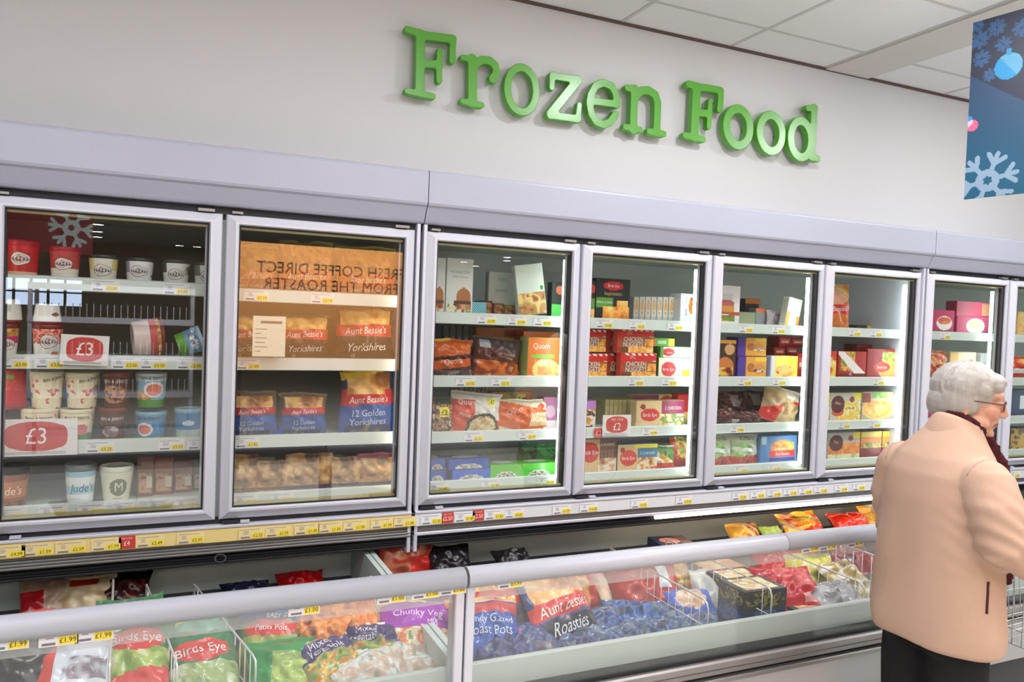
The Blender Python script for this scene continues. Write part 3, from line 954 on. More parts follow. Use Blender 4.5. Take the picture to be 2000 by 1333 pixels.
def bag_mesh(w_, h, T, base, spec, texts, seed, lump=.2, lscale=9., n=(34, 40), seal=.05, back=None, sag=.25):
    rr = random.Random(seed)
    a1, a2, a3 = rr.uniform(0, 9), rr.uniform(0, 9), rr.uniform(0, 9)
    nu, nv = n
    U, V = np.meshgrid(np.linspace(0, 1, nu + 1), np.linspace(0, 1, nv + 1), indexing='ij')
    vi = np.clip((V - seal) / (1 - 2 * seal), 0, 1)
    vi = vi ** (1 + sag)
    bul = np.sin(np.pi * U).clip(0) ** .55 * np.sin(np.pi * vi).clip(0) ** .55
    ns = noise2(U * w_ / h + a1, V + a2, lscale) - .5
    n2 = noise2(U + a3, V * 1.3 + a1, 3.2) - .5
    edge = np.exp(-((V - seal) / .07) ** 2) + np.exp(-((1 - seal - V) / .07) ** 2)
    wr = np.sin(U * 38 + a1 + 3 * n2) * .004 * edge + np.sin(U * 17 + V * 21 + a2 * 3) * .0022
    X = (U - .5) * w_ * (1 - .07 * np.sin(np.pi * vi)) + n2 * .012 * (1 - bul)
    Z = V * h + (noise2(U + a2, V * 0 + a1, 4.) - .5) * .025 * (V > .9) * (h / .3)
    YF_ = -T * bul * (1 + lump * ns * 2 + .25 * n2) + wr * (.4 + bul)
    YB = T * bul * (1 + .3 * n2) * .8 + wr * .5 + .0012
    mb = MB()
    uc, vc = (U[1:, 1:] + U[:-1, :-1]) / 2, (V[1:, 1:] + V[:-1, :-1]) / 2
    col = tone(uc, vc, base, spec, w_ / h).reshape(-1, 3)
    idx = lambda i, j: i * (nv + 1) + j
    q = [(idx(i, j), idx(i + 1, j), idx(i + 1, j + 1), idx(i, j + 1)) for i in range(nu) for j in range(nv)]
    mb.add(np.stack([X, YF_, Z], -1).reshape(-1, 3), q, cols=col, smooth=True)
    mb.add(np.stack([X, YB, Z], -1).reshape(-1, 3), [f[::-1] for f in q], cols=col if back is None else None, col=back or base, smooth=True)

    def surf(a, b):
        fu, fv = min(max(a / w_ + .5, 0), .999) * nu, min(max(b / h, 0), .999) * nv
        i, j = int(fu), int(fv)
        fu, fv = fu - i, fv - j
        yy = (YF_[i, j] * (1 - fu) + YF_[i + 1, j] * fu) * (1 - fv) + (YF_[i, j + 1] * (1 - fu) + YF_[i + 1, j + 1] * fu) * fv
        return (a * (1 - .07 * math.sin(math.pi * min(max(b / h, 0), 1))), yy - .0022, b)
    for t in texts:
        s_, u, v, hh, tc = t[:5]
        mb.text(s_, (u - .5) * w_, v * h, hh * h, tc, surf, rot=t[5] if len(t) > 5 else 0, squash=t[6] if len(t) > 6 else .9, shear=t[7] if len(t) > 7 else .0)
    return mb


_seed = [100]


def bag(label, px0, px1, ptop, y, zb, T, base, spec=(), texts=(), group=None, lean=.08, rz=0., pbot=None, name='food_bag', roll=0., **kw):
    _seed[0] += 1
    pym = (ptop + (pbot or ptop + 60)) / 2
    xa, _ = P(px0, pym, y)
    xb, _ = P(px1, pym, y)
    if zb is None:
        zb = P((px0 + px1) / 2, pbot, y)[1]
    h = P((px0 + px1) / 2, ptop, y)[1] - zb
    o = bag_mesh(xb - xa, h, T, base, spec, texts, _seed[0], **kw).build(name, M_FILM, loc=((xa + xb) / 2, y + T * .8, zb), rot=(-lean, roll, rz))
    return tag(o, label, 'bag', group)


def flat_bag(label, px, py, y, w_, h, T, rx, rz, base, spec=(), texts=(), group=None, ry=0., name='food_bag', **kw):
    """a bag lying in the chest: its middle on the sight line of (px, py) at depth y, face turned up by rx degrees"""
    _seed[0] += 1
    x, z = P(px, py, y)
    mb = bag_mesh(w_, h, T, base, spec, texts, _seed[0], **kw)
    mb.v = [(a, b, c - h / 2) for a, b, c in mb.v]
    o = mb.build(name, M_FILM, loc=(x, y, z))
    o.rotation_euler = (Matrix.Rotation(math.radians(rz), 3, 'Z') @ Matrix.Rotation(math.radians(-rx), 3, 'X') @ Matrix.Rotation(math.radians(ry), 3, 'Y')).to_euler()
    return tag(o, label, 'bag', group)


def tub(label, px0, px1, ptop, y, zb, base, spec=(), texts=(), lid=(240, 240, 240), group=None, flip=False, pbot=None, taper=.82, lidh=.14, turn=0., lie=None, logo=None, h=None):
    pym = (ptop + (pbot or ptop + 45)) / 2
    xa, _ = P(px0, pym, y)
    xb, _ = P(px1, pym, y)
    if zb is None:
        zb = P((px0 + px1) / 2, pbot, y)[1]
    h = h or P((px0 + px1) / 2, ptop, y)[1] - zb
    r = (xb - xa) / 2
    n, rows = 80, 30
    lh = h * lidh
    rb, rt = r * taper, r * .985
    prof = [(rb * .93, .006 * h), (rb, 0)] + [(rb + (rt - rb) * i / rows, (h - lh) * i / rows) for i in range(1, rows + 1)]
    prof = [prof[0], prof[1]] + prof[2:]

    def colf(i, u):
        v = min(max((i - 1 + .5) / rows, 0), 1)
        return tuple(tone(np.array([(u - .5) * 2]), np.array([v]), base, spec, math.pi * r / h)[0])
    mb = MB().lathe(prof, n, colf=colf, col=base)

    def surf(a, b):
        rad = rb + (rt - rb) * b / (h - lh) + .001
        an = 1.5 * math.pi + a / rad
        return (rad * math.cos(an), rad * math.sin(an), b)
    if logo:
        col, u, v, hh, tx, tcol = logo
        an = np.linspace(0, 2 * math.pi, 25)[:-1]
        for k_, cc in ((1.0, tcol), (.92, col)):
            ring = [(u * r + k_ * r * .62 * math.cos(a), v * h + k_ * hh * h * math.sin(a) * (1 + .12 * math.cos(3 * a))) for a in an]
            mid = surf(u * r, v * h)
            pts = [Vector(surf(a, b)) for a, b in ring]
            pts = [p + Vector((p.x, p.y, 0)).normalized() * (.0004 if k_ == 1 else .0008) for p in pts]
            inn = []
            for sc in (.66, .33):
                inn.append([Vector(surf(u * r + (a - u * r) * sc, v * h + (b - v * h) * sc)) + Vector((0, -.0008, 0)) for a, b in ring])
            L = len(pts)
            allv = pts + inn[0] + inn[1] + [Vector(mid) + Vector((0, -.001, 0))]
            fs = [(i + q * L, (i + 1) % L + q * L, (i + 1) % L + (q + 1) * L, i + (q + 1) * L) for q in (0, 1) for i in range(L)] + [(2 * L + i, 2 * L + (i + 1) % L, 3 * L) for i in range(L)]
            mb.add(allv, fs, cc)
        mb.text(tx, u * r, v * h, hh * h * .5, (70, 40, 40), lambda a, b: tuple(Vector(surf(a, b)) + Vector((0, -.0016, 0))), squash=.72)
    for t in texts:
        s_, u, v, hh, tc = t[:5]
        mb.text(s_, u * r, v * h, hh * h, tc, lambda a, b: tuple(Vector(surf(a, b)) + Vector((0, -.0012, 0))), rot=t[5] if len(t) > 5 else 0, squash=t[6] if len(t) > 6 else .85, shear=t[7] if len(t) > 7 else 0)
    o = mb.build('ice_cream_tub', M_TUB, loc=((xa + xb) / 2, y + r, zb))
    MB().lathe([(rt, h - lh), (r, h - lh + .0008), (r * 1.0, h - .002), (r * .96, h), (r * .9, h), (r * .88, h - .003)], n, col=lid).build('lid', M_TUB, o)
    if flip:
        o.rotation_euler = (0, math.pi, 0)
        o.location.z += h
    elif lie:
        o.location = ((xa + xb) / 2, y + r, zb + r)
        o.rotation_euler = lie
    else:
        o.rotation_euler = (0, 0, turn)
    return tag(o, label, 'tub', group)


def promo(label, px0, px1, ptop, pbot, y, big, small=None, foot=True, roll=0., name='promotion_card'):
    """white card with a red lozenge and a price, clipped to a shelf edge"""
    xa, zt_ = P(px0, ptop, y)
    xb, _ = P(px1, ptop, y)
    zb_ = P((px0 + px1) / 2, pbot, y)[1]
    zt_ = P((px0 + px1) / 2, ptop, y)[1]
    w_, h = xb - xa, zt_ - zb_
    mb = MB().box(-w_ / 2, 0, 0, w_ / 2, .0015, h, (242, 238, 236))
    an = np.linspace(0, 2 * math.pi, 41)[:-1]
    pts = [(math.copysign(abs(math.cos(a)) ** .75, math.cos(a)) * w_ * .38, math.copysign(abs(math.sin(a)) ** .6, math.sin(a)) * h * .40) for a in an]
    pts = [(a * (1 if abs(b) < h * .3 else .9), b + h * .53) for a, b in pts]
    mb.add([(a, -.0008, b) for a, b in pts], [tuple(range(len(pts)))], (206, 62, 54))
    mb.text(big, 0, h * (.55 if not small else .44), h * (.44 if not small else .36), (255, 246, 240), lambda a, b: (a, -.0016, b), squash=.85)
    if small:
        mb.text(small, 0, h * .78, h * .12, (255, 240, 235), lambda a, b: (a, -.0016, b), squash=.8)
    for k in range(2):
        mb.add([(-w_ * .42, -.0008, h * (.05 + .04 * k)), (w_ * .36, -.0008, h * (.05 + .04 * k)), (w_ * .36, -.0008, h * (.065 + .04 * k)), (-w_ * .42, -.0008, h * (.065 + .04 * k))], [(0, 1, 2, 3)], (150, 140, 140))
    o = mb.build(name, M_LABEL, loc=((xa + xb) / 2, y, zb_), rot=(0, roll, 0))
    return tag(o, label, 'sign')


RED, DRED, WHITE, CREAM = (200, 38, 44), (120, 24, 30), (238, 236, 232), (240, 232, 206)
NAVY, BLUE, BLACK, BROWN = (30, 44, 96), (40, 84, 176), (26, 22, 26), (96, 56, 30)
PASTRY = [(150, 92, 40), (196, 134, 66), (224, 172, 98), (238, 200, 136)]
GOLD = [(196, 112, 40), (228, 150, 62), (244, 186, 96), (250, 214, 140)]
VEG = [(70, 110, 50), (120, 150, 70), (190, 120, 60), (214, 190, 110), (96, 128, 60)]
KRAFT = (214, 184, 132)
A, B = SHELVES['A'], SHELVES['B']
ZA = [a - .018 for a in A]
ZB_ = [b - .018 for b in B]
zA2 = A[0] - .012 - .018
ZSH = lambda k, n: DOORLAB[(k, n)][1] - .018
HD = 'Häagen-Dazs'
BJ = "BEN & JERRY'S"

# ---- first glass door: ice cream
D1 = 'ice cream tubs behind the first glass door'
z = ZSH(1, 0)
tub('red ice cream tub with white oval on the top shelf of the first glass door', 4, 74, 468, .17, z, (206, 40, 44), [('r', 0, 0, 1, .22, (240, 190, 170))], lid=(190, 34, 40), logo=(WHITE, 0, .52, .17, HD, (160, 40, 40)), group=D1)
tub('half red, half cream ice cream tub beside the red one on the top shelf', 92, 155, 481, .17, z, (236, 228, 216), [('r', 0, .45, 1, 1, (196, 70, 70))], lid=(170, 40, 48), logo=(WHITE, 0, .5, .17, HD, (150, 60, 60)), group=D1)
tub('cream ice cream tub with pale yellow flanks, third on the top shelf', 170, 230, 497, .17, z, (232, 228, 214), [('r', 0, .55, .3, 1, (226, 214, 140)), ('r', .72, .55, 1, 1, (214, 200, 128))], lid=(52, 50, 52), logo=(WHITE, 0, .45, .2, HD, (90, 80, 70)), group=D1)
tub('white ice cream tub with violet flanks, fourth on the top shelf', 243, 300, 503, .17, z, (234, 232, 230), [('r', 0, .55, .25, 1, (150, 140, 180)), ('e', .9, .4, .06, .06, (120, 80, 50))], lid=(56, 52, 56), logo=(WHITE, 0, .5, .2, HD, (90, 80, 70)), group=D1)
tub('white ice cream tub with black flecks near the top shelf end, fifth along', 316, 372, 507, .17, z, (236, 234, 232), [('r', 0, .6, .25, 1, (80, 76, 74)), ('E', .85, .7, .14, .2, [(60, 50, 50), (210, 200, 190)], 9)], lid=(50, 48, 50), logo=(WHITE, 0, .45, .2, HD, (60, 50, 50)), group=D1)
tub('ice cream tub half hidden by the door edge, last on the top shelf', 378, 436, 512, .17, z, (230, 228, 226), [('r', 0, .55, .3, 1, (120, 116, 112))], lid=(52, 48, 50), logo=(WHITE, 0, .45, .2, HD, (60, 50, 50)), group=D1)
z = ZSH(1, 1)
b1 = tub('white ice cream tub with a magenta band, lower layer of the second shelf', -30, 33, 632, .16, z, WHITE, [('r', 0, .5, 1, .75, (214, 40, 120)), ('F', 0, .75, 1, 1, PASTRY, 8)], lid=DRED, logo=(WHITE, .35, .4, .18, HD, (120, 60, 60)), group=D1)
tub('white ice cream tub with strawberry print, lower layer of the second shelf', 58, 120, 634, .16, z, WHITE, [('F', 0, .5, 1, 1, [(236, 190, 150), (240, 160, 140), (210, 50, 50), (244, 220, 190)], 9), ('e', .75, .15, .12, .1, (224, 120, 70))], lid=DRED, logo=(WHITE, .2, .5, .2, HD, (150, 60, 60)), group=D1)
zt2 = P(90, 634, .16)[1]
tub('white upturned ice cream tub with barcode on the upper layer of the second shelf', -25, 40, 584, .165, zt2, WHITE, [('r', .62, .3, .85, .6, (90, 90, 90)), ('r', .35, .3, .58, .6, (200, 200, 198))], lid=DRED, flip=True, group=D1)
tub('white upturned ice cream tub with a biscuit print, upper layer of the second shelf', 60, 118, 594, .165, zt2, WHITE, [('e', .25, .6, .12, .12, (150, 90, 40))], lid=DRED, flip=True, group=D1)
tub('pink and white ice cream tub toppled on its side on the second shelf', 212, 300, 652, .19, z, (236, 214, 208), [('r', 0, .6, 1, .86, (206, 86, 84)), ('F', 0, .86, 1, 1, PASTRY, 8)], lid=(120, 44, 34), lie=(0, math.radians(84), math.radians(8)), group=D1, pbot=696, h=.115)
tub('blue and green ice cream tub tipped over beside the pink one', 318, 376, 655, .19, z, (116, 168, 204), [('r', 0, 0, 1, .4, (110, 176, 56)), ('E', .5, .75, .3, .2, [(60, 70, 100), (230, 236, 240)], 14)], lid=(190, 214, 230), lie=(0, math.radians(70), 0), group=D1, pbot=698, h=.10)
z = ZSH(1, 2)
low = P(150, 800, .16)[1]
CHERRY = [('F', 0, 0, 1, .95, [(236, 220, 176), (240, 228, 196), (244, 234, 206), (206, 84, 74)], 7), ('r', 0, 0, .2, .7, (232, 236, 238)), ('r', 0, .35, .2, .5, (60, 140, 210))]
tub('cream ice cream tub with cherry swirls, lower layer, half behind the large £3 card', 34, 112, 800, .16, z, CREAM, CHERRY, lid=(232, 224, 190), texts=[(BJ, .1, .72, .09, BLACK)], group=D1)
tub('cherry-swirl ice cream tub with green foot, lower layer beside the brown tub', 112, 182, 801, .16, z, CREAM, CHERRY + [('r', 0, 0, 1, .3, (110, 150, 90)), ('e', .62, .45, .14, .2, (216, 130, 120))], lid=(232, 224, 190), texts=[(BJ, .1, .74, .09, BLACK)], group=D1)
tub('dark brown ice cream tub on the lower layer of the third shelf', 190, 247, 798, .16, z, (82, 36, 30), [('E', .45, .35, .22, .2, [(190, 180, 176), (120, 90, 84)], 9)], lid=(130, 50, 42), texts=[(BJ, 0, .68, .09, WHITE)], group=D1)
tub('blue ice cream tub with orange shield, lower layer of the third shelf', 262, 326, 806, .16, z, (70, 140, 186), [('e', .35, .45, .2, .28, (236, 238, 240)), ('e', .35, .45, .15, .2, (226, 120, 90)), ('r', 0, 0, 1, .12, (90, 170, 60))], lid=(130, 180, 206), texts=[(BJ, -.2, .78, .1, BLACK)], group=D1)
tub('short blue ice cream tub with white cloud beside the door edge', 340, 396, 800, .16, z, (60, 130, 190), [('e', .5, .62, .15, .1, (220, 236, 244)), ('r', 0, 0, 1, .35, (190, 210, 200))], lid=(150, 190, 210), group=D1)
tub('red upturned ice cream tub with barcode on the third shelf, left of the cream tubs', -12, 50, 724, .165, low, (196, 44, 40), [('r', .6, .55, .72, .75, WHITE), ('e', .5, .2, .1, .08, (120, 170, 60)), ('F', .2, .3, .8, .6, [(196, 44, 40), (210, 90, 84)], 26)], lid=(160, 30, 34), flip=True, group=D1)
tub('cream ice cream tub with cherry swirls on the upper layer above the £3 card', 52, 122, 727, .165, low, CREAM, CHERRY, lid=(232, 226, 196), texts=[(BJ, .62, .82, .08, BLACK, .2)], group=D1)
tub('second cream cherry-swirl ice cream tub on the upper layer, beside the brown tubs', 123, 192, 729, .165, low, CREAM, CHERRY + [('e', .85, .6, .12, .16, (180, 150, 140))], lid=(232, 226, 196), texts=[(BJ, .6, .82, .08, BLACK, .2)], group=D1)
tub('dark brown ice cream tub on the upper layer of the third shelf', 196, 256, 728, .165, low, (96, 46, 36), [('E', .45, .45, .3, .3, [(150, 90, 60), (200, 150, 110), (90, 40, 30)], 9)], lid=(128, 52, 40), texts=[(BJ, 0, .75, .09, (230, 220, 210))], group=D1)
tub('pale blue ice cream tub with cookie print and green foot on the upper layer', 263, 326, 730, .165, low, (140, 190, 206), [('F', 0, .25, .5, .55, PASTRY, 8), ('r', 0, 0, 1, .26, (80, 150, 50)), ('e', .58, .62, .24, .26, (238, 238, 236)), ('e', .58, .6, .18, .2, (224, 120, 90)), ('r', 0, .9, 1, 1, (230, 236, 240))], lid=(206, 218, 224), texts=[(BJ, .12, .86, .09, BLACK)], group=D1)
z = ZSH(1, 3)
tub('brown and orange ice cream tub with black lid on the bottom shelf', -24, 52, 914, .16, z, (150, 74, 36), [('r', 0, .55, 1, .8, (196, 120, 70)), ('r', 0, .3, 1, .55, (204, 120, 60)), ('F', 0, 0, 1, .2, [(150, 74, 36), (60, 30, 20)], 9)], lid=(30, 24, 22), lidh=.2, texts=[("Jude's", .1, .42, .2, (250, 236, 220), 0, .85, .2)], group=D1)
tub('white and pale blue ice cream tub with a grey lid on the bottom shelf', 123, 186, 910, .16, z, (240, 244, 246), [('r', 0, .3, 1, .55, (180, 220, 236)), ('r', 0, .85, 1, 1, (150, 200, 224))], lid=(120, 130, 132), lidh=.17, texts=[("Jude's", .25, .42, .2, (40, 110, 150), 0, .85, .2)], group=D1)
tub('ivory ice cream tub with round grey M emblem on the bottom shelf', 192, 260, 914, .16, z, (240, 238, 216), [('e', .56, .5, .2, .3, (128, 126, 108))], lid=(240, 238, 222), lidh=.17, texts=[('M', .18, .44, .26, (240, 238, 216)), ('MAGNUM', .12, .1, .05, (128, 126, 108))], taper=.74, group=D1)
for i, (a, b, t) in enumerate(((268, 300, 892), (302, 338, 896), (340, 376, 902), (378, 404, 906))):
    carton(['brown ice lolly carton beside the ivory tub on the bottom shelf', 'red-brown ice lolly carton, second right of the ivory tub', 'dark red ice lolly carton with white marks on the bottom shelf', 'dark ice lolly carton against the door edge on the bottom shelf'][i],
           a, b, t, .24 + .02 * i, z, .12, [(110, 70, 44), (140, 60, 44), (110, 28, 30), (60, 34, 34)][i], [('F', .1, .1, .9, .6, [(90, 50, 36), (190, 150, 120), (120, 40, 34)], 5), ('r', .6, .2, .95, .5, (210, 196, 180))], group='ice lolly cartons on the bottom shelf')
promo('large £3 promotion card on the third shelf of the first glass door', -12, 152, 819, 891, .10, '£3')
promo('small tilted £3 promotion card on the second shelf of the first glass door', 117, 212, 655, 714, .10, '£3', roll=math.radians(2))

# ---- second glass door: Yorkshire puddings
D2 = 'pudding bags behind the second glass door'
AB = "Aunt Bessie's"
z = ZSH(2, 0)
for i, (a, b, t) in enumerate(((452, 545, 474), (548, 656, 470), (660, 782, 480))):
    bag(['orange clear-topped pudding bag at the hinge end of the top shelf', 'orange clear-topped pudding bag in the middle of the top shelf', 'orange clear-topped pudding bag by the light tube on the top shelf'][i], a, b, t, .19, z, .05,
        (150, 92, 44), [('F', .05, .45, .95, .9, [(104, 62, 28), (140, 90, 42), (166, 112, 58), (150, 96, 46)], 5), ('r', 0, .9, 1, 1, (140, 136, 64)), ('r', 0, .22, 1, .45, (170, 74, 32)), ('r', 0, 0, 1, .22, (146, 84, 58))],
        [(AB, .5, .34, .12, (240, 214, 190), .05, .8, .2), ('GIANT YORKSHIRES', .5, .14, .06, (236, 200, 170))], group=D2)
z = ZSH(2, 1)
YK = [('F', .06, .55, .94, .95, PASTRY, 5), ('d', .42, .46, .64, .68, RED), ('r', 0, 0, 1, .44, BLACK)]
for i, (a, b, t) in enumerate(((438, 540, 615), (545, 648, 614), (658, 776, 599))):
    bag(['black and red pudding bag half behind the paper notice on the second shelf', 'black and red pudding bag in the middle of the second shelf', 'largest black and red pudding bag, by the light tube on the second shelf'][i], a, b, t, .18, z, .055, (30, 24, 26), YK,
        [(AB, .5, .56, .13, (248, 236, 230), .06, .8, .22), ('Yorkshires', .52, .26, .14, (240, 236, 230), .05, .85, .25), ('15', .3, .1, .06, WHITE)], group=D2)
xa, za = P(495, 640, .03)
xb, zb0 = P(558, 698, .03)
nt_ = MB().box(xa, .052, zb0, xb, .053, P(526, 618, .03)[1], (232, 226, 206))  # thin lined sheet set just behind the door pane
for k in range(6):
    nt_.box(xa + .01, .0512, zb0 + .02 + k * .018, xa + R.uniform(.03, .06), .0516, zb0 + .023 + k * .018, (120, 114, 110))
nt_.box(xa + .03, .0512, zb0 + .135, xb - .015, .0516, zb0 + .145, (110, 100, 90))
tag(nt_.build('paper_notice', M_LABEL), 'cream paper notice taped inside the second glass door', 'notice')
z = ZSH(2, 2)
BB = [('F', .08, .5, .9, .9, PASTRY, 4), ('d', .46, .5, .64, .66, RED), ('r', 0, 0, 1, .47, (34, 78, 160)), ('F', .1, .0, .9, .12, [(24, 44, 96), (180, 150, 90)], 6)]
for i, (a, b, t) in enumerate(((440, 545, 768), (548, 642, 770), (668, 778, 716))):
    bag(['blue and red pudding bag at the hinge end of the third shelf', 'blue and red pudding bag in the middle of the third shelf', 'tallest blue and red pudding bag with a yellow flash on the third shelf'][i], a, b, t, .18, z, .055, (40, 54, 104) if i == 2 else (110, 84, 60),
        BB + ([('d', .78, .95, .92, 1.2, (246, 204, 50)), ('F', .1, .56, .8, .74, PASTRY, 4), ('d', .40, .44, .56, .58, RED)] if i == 2 else []),
        [(AB, .5, .5 if i == 2 else .56, .1, (250, 240, 232), .05, .8, .22), ('12 Golden', .5, .3, .1, (200, 214, 240), .04), ('Yorkshires', .5, .17, .1, (200, 214, 240), .04)], group=D2)
z = ZSH(2, 3)
for i, (a, b, t, bs) in enumerate(((445, 506, 892, (150, 130, 100)), (498, 590, 905, (186, 120, 60)), (560, 655, 890, (176, 140, 96)), (640, 712, 898, (150, 104, 70)), (705, 778, 890, (170, 116, 66)))):
    bag(['clear bag of pale rolls at the hinge end of the bottom shelf', 'clear bag of golden buns on the bottom shelf', 'clear shiny bag of beige rolls in the middle of the bottom shelf', 'clear bag of brown rolls with purple foot on the bottom shelf', 'clear bag of browned rolls with magenta top by the light tube'][i], a, b, t, .17 + .01 * (i % 2), z, .06, bs,
        [('F', 0, .1, 1, 1, [(110, 74, 40), (170, 120, 70), (206, 160, 100), (226, 190, 136)], 4), ('r', 0, 0, 1, .12, (96, 60, 96) if i > 1 else (150, 90, 60))] + ([('r', 0, .88, 1, 1, (150, 40, 90))] if i == 4 else []), lump=.35, lscale=5, group='clear bread roll bags behind the second glass door')

# ---- third glass door
z = ZSH(3, 0)
BUR = [('F', .05, .02, .95, .2, [(190, 190, 130), (120, 150, 80), (236, 226, 200), (170, 100, 80)], 9), ('e', .66, .32, .28, .17, (170, 110, 66)), ('r', .3, .18, .95, .27, (84, 56, 44)), ('F', .4, .12, .95, .2, [(150, 70, 60), (200, 160, 110)], 9)]
carton('narrow white burger carton cut off by the door edge on the top shelf', 838, 871, 503, .16, z, .05, (214, 216, 210), BUR, group='white burger cartons')
carton('tall white burger carton with a burger at its foot on the top shelf', 873, 925, 505, .16, z, .05, (218, 220, 214), BUR, [('MUSHROOM', .5, .76, .05, (150, 150, 146)), ('VEGETARIAN', .5, .68, .04, (150, 150, 146))], group='white burger cartons')
carton('small square white carton standing farther back on the top shelf', 955, 1006, 532, .34, z, .05, (216, 222, 214), [('r', 0, 0, 1, .25, (206, 184, 172))], [('VEGAN', .5, .85, .06, (150, 150, 140)), ('BURGERS', .5, .6, .06, (150, 150, 140))])
carton('white carton leaning sideways with meat print and a green dot', 1018, 1072, 516, .17, z + .02, .04, (222, 232, 220), [('F', 0, 0, 1, .45, [(130, 70, 44), (190, 140, 80), (232, 206, 130), (170, 90, 60)], 6), ('e', .9, .52, .06, .04, (60, 140, 70))], roll=math.radians(-9))
carton('black carton with a green foot beside the door post on the top shelf', 1078, 1104, 552, .2, z, .05, (52, 56, 54), [('r', 0, .1, 1, .4, (90, 200, 90)), ('r', 0, 0, 1, .1, WHITE), ('e', .6, .8, .3, .12, (210, 110, 80))])
carton('flat teal pack lying between the white cartons', 918, 950, 590, .2, z, .1, (30, 110, 130), [('s', 0, 0, 1, 1, (160, 220, 230), 6)])
for i, (a, b, t) in enumerate(((940, 962, 588), (964, 985, 593), (986, 1010, 596))):
    carton(['dark red flat carton under the square white carton', 'brown flat carton under the square white carton', 'olive flat carton beside the leaning white carton'][i], a, b, t, .3, z, .1, [(110, 36, 36), (130, 84, 60), (150, 140, 60)][i], [('F', .1, .1, .9, .9, [(140, 60, 50), (190, 150, 100)], 5)])
z = ZSH(3, 1)
bag('orange and dark brown meat-free bag at the hinge end of the second shelf', 842, 930, 662, .17, z, .05, (78, 44, 42), [('d', .5, .62, 1, 1.1, (200, 92, 34)), ('r', 0, .93, .5, 1, (240, 200, 80)), ('d', .18, .3, .42, .5, (214, 96, 40)), ('F', 0, 0, 1, .2, [(70, 40, 44), (120, 90, 90), (40, 24, 30)], 6)], [('Quorn', .5, .42, .15, (250, 226, 214), .15, .9, .1), ('CRISPY', .55, .12, .08, WHITE, .1)], group='meat-free bags on the second shelf')
bag('shiny brown meat-free bag with silver corner, second on the shelf', 922, 1022, 660, .19, z, .05, (96, 54, 42), [('d', .75, .6, 1.2, 1.2, (80, 66, 66)), ('r', .1, .7, .3, .9, (170, 170, 180)), ('F', .1, 0, 1, .4, [(200, 90, 30), (224, 120, 50), (150, 60, 30), (240, 190, 130)], 4)], roll=.12, lump=.3, group='meat-free bags on the second shelf')
QL = [('e', .55, .22, .42, .26, (240, 214, 130)), ('F', .3, .1, .9, .3, GOLD, 7), ('r', .1, .5, .8, .6, (130, 190, 70))]
q1 = carton('orange lasagne carton with a pale dish, front of the second shelf', 1032, 1096, 660, .17, z, .1, (226, 116, 40), QL, [('Quorn', .4, .8, .14, (255, 244, 230)), ('Lasagne', .4, .42, .09, (255, 240, 220))], side=(206, 210, 130), group='orange lasagne cartons')
for i, (a, b, t, yy) in enumerate(((1022, 1090, 648, .3), (930, 985, 640, .42), (984, 1030, 640, .42))):
    carton(['second orange lasagne carton, behind the front one', 'orange carton with a green flash at the back of the second shelf', 'brown-orange carton at the back of the second shelf'][i], a, b, t, yy, z, .1, [(226, 120, 50), (206, 110, 50), (170, 84, 44)][i], [('F', 0, .3, 1, .8, [(220, 130, 60), (236, 180, 90), (180, 160, 70)], 5)], group='orange lasagne cartons')
for i in range(5):
    carton(['grey upright sachet carton nearest the hinge, back of the second shelf', 'grey upright sachet carton, second at the back', 'grey upright sachet carton, third at the back', 'grey upright sachet carton, fourth at the back', 'grey upright sachet carton, last at the back'][i], 866 + 13 * i, 877 + 13 * i, 636, .45, z, .1, (96, 100, 104), [('E', .5, .55, .35, .3, [(200, 200, 200), (90, 90, 94)], 7)], group='grey sachet cartons')
carton('blue carton at the hinge end, back of the second shelf', 846, 862, 634, .45, z, .1, (40, 60, 120))
z = ZSH(3, 2)
bag('mixed snack bag with a £2 flash at the hinge end of the third shelf', 836, 890, 778, .17, z, .045, (130, 90, 70), [('F', 0, 0, 1, .8, [(110, 60, 50), (190, 150, 120), (90, 70, 50), (210, 190, 160)], 7), ('r', .4, .45, .8, .72, (240, 226, 50)), ('r', .3, .8, .9, 1, (50, 60, 40))], [('£2', .6, .58, .15, BLACK)])
bag('white and red mince bag with a bowl on it, third shelf', 884, 985, 768, .17, z, .05, (222, 218, 208), [('d', 0, 0, .8, .8, (214, 84, 62)), ('r', .42, .3, 1, 1, (226, 222, 214)), ('e', .62, .12, .34, .36, (70, 70, 62)), ('E', .62, .12, .28, .29, [(206, 170, 110), (230, 200, 150), (240, 226, 190), (170, 130, 80)], 14), ('r', .68, .68, .86, .86, (240, 226, 50))], [('Quorn', .26, .74, .14, (252, 240, 232), -.05), ('Mince', .22, .42, .1, (250, 225, 215), -.1), ('£2', .77, .77, .1, BLACK)], roll=.06)
bag('orange and white meat-free pieces bag on the third shelf', 976, 1078, 782, .18, z, .05, (238, 228, 200), [('d', .2, -.3, 1.0, .6, (222, 106, 56)), ('F', .62, .1, 1, .55, [(240, 220, 180), (226, 190, 150), (250, 240, 214)], 7), ('e', .84, .74, .07, .1, (220, 90, 60))], [('Quorn', .3, .66, .16, (255, 240, 228), .25)], roll=-.03)
carton('purple and white carton by the light tube on the third shelf', 1062, 1088, 776, .22, z, .08, (176, 110, 150), [('r', 0, 0, 1, .25, (236, 220, 226)), ('e', .5, .55, .4, .2, (206, 170, 190))])
for i, (a, b, t) in enumerate(((880, 905, 758), (907, 930, 757), (932, 956, 758))):
    bag(['striped grey snack bag at the back of the third shelf, hinge side', 'striped grey snack bag, middle of three at the back', 'striped grey snack bag, last of three at the back'][i], a, b, t, .4, z, .03, (180, 170, 160), [('s', 0, 0, 1, 1, (110, 96, 90), 9)], group='striped snack bags', n=(10, 12))
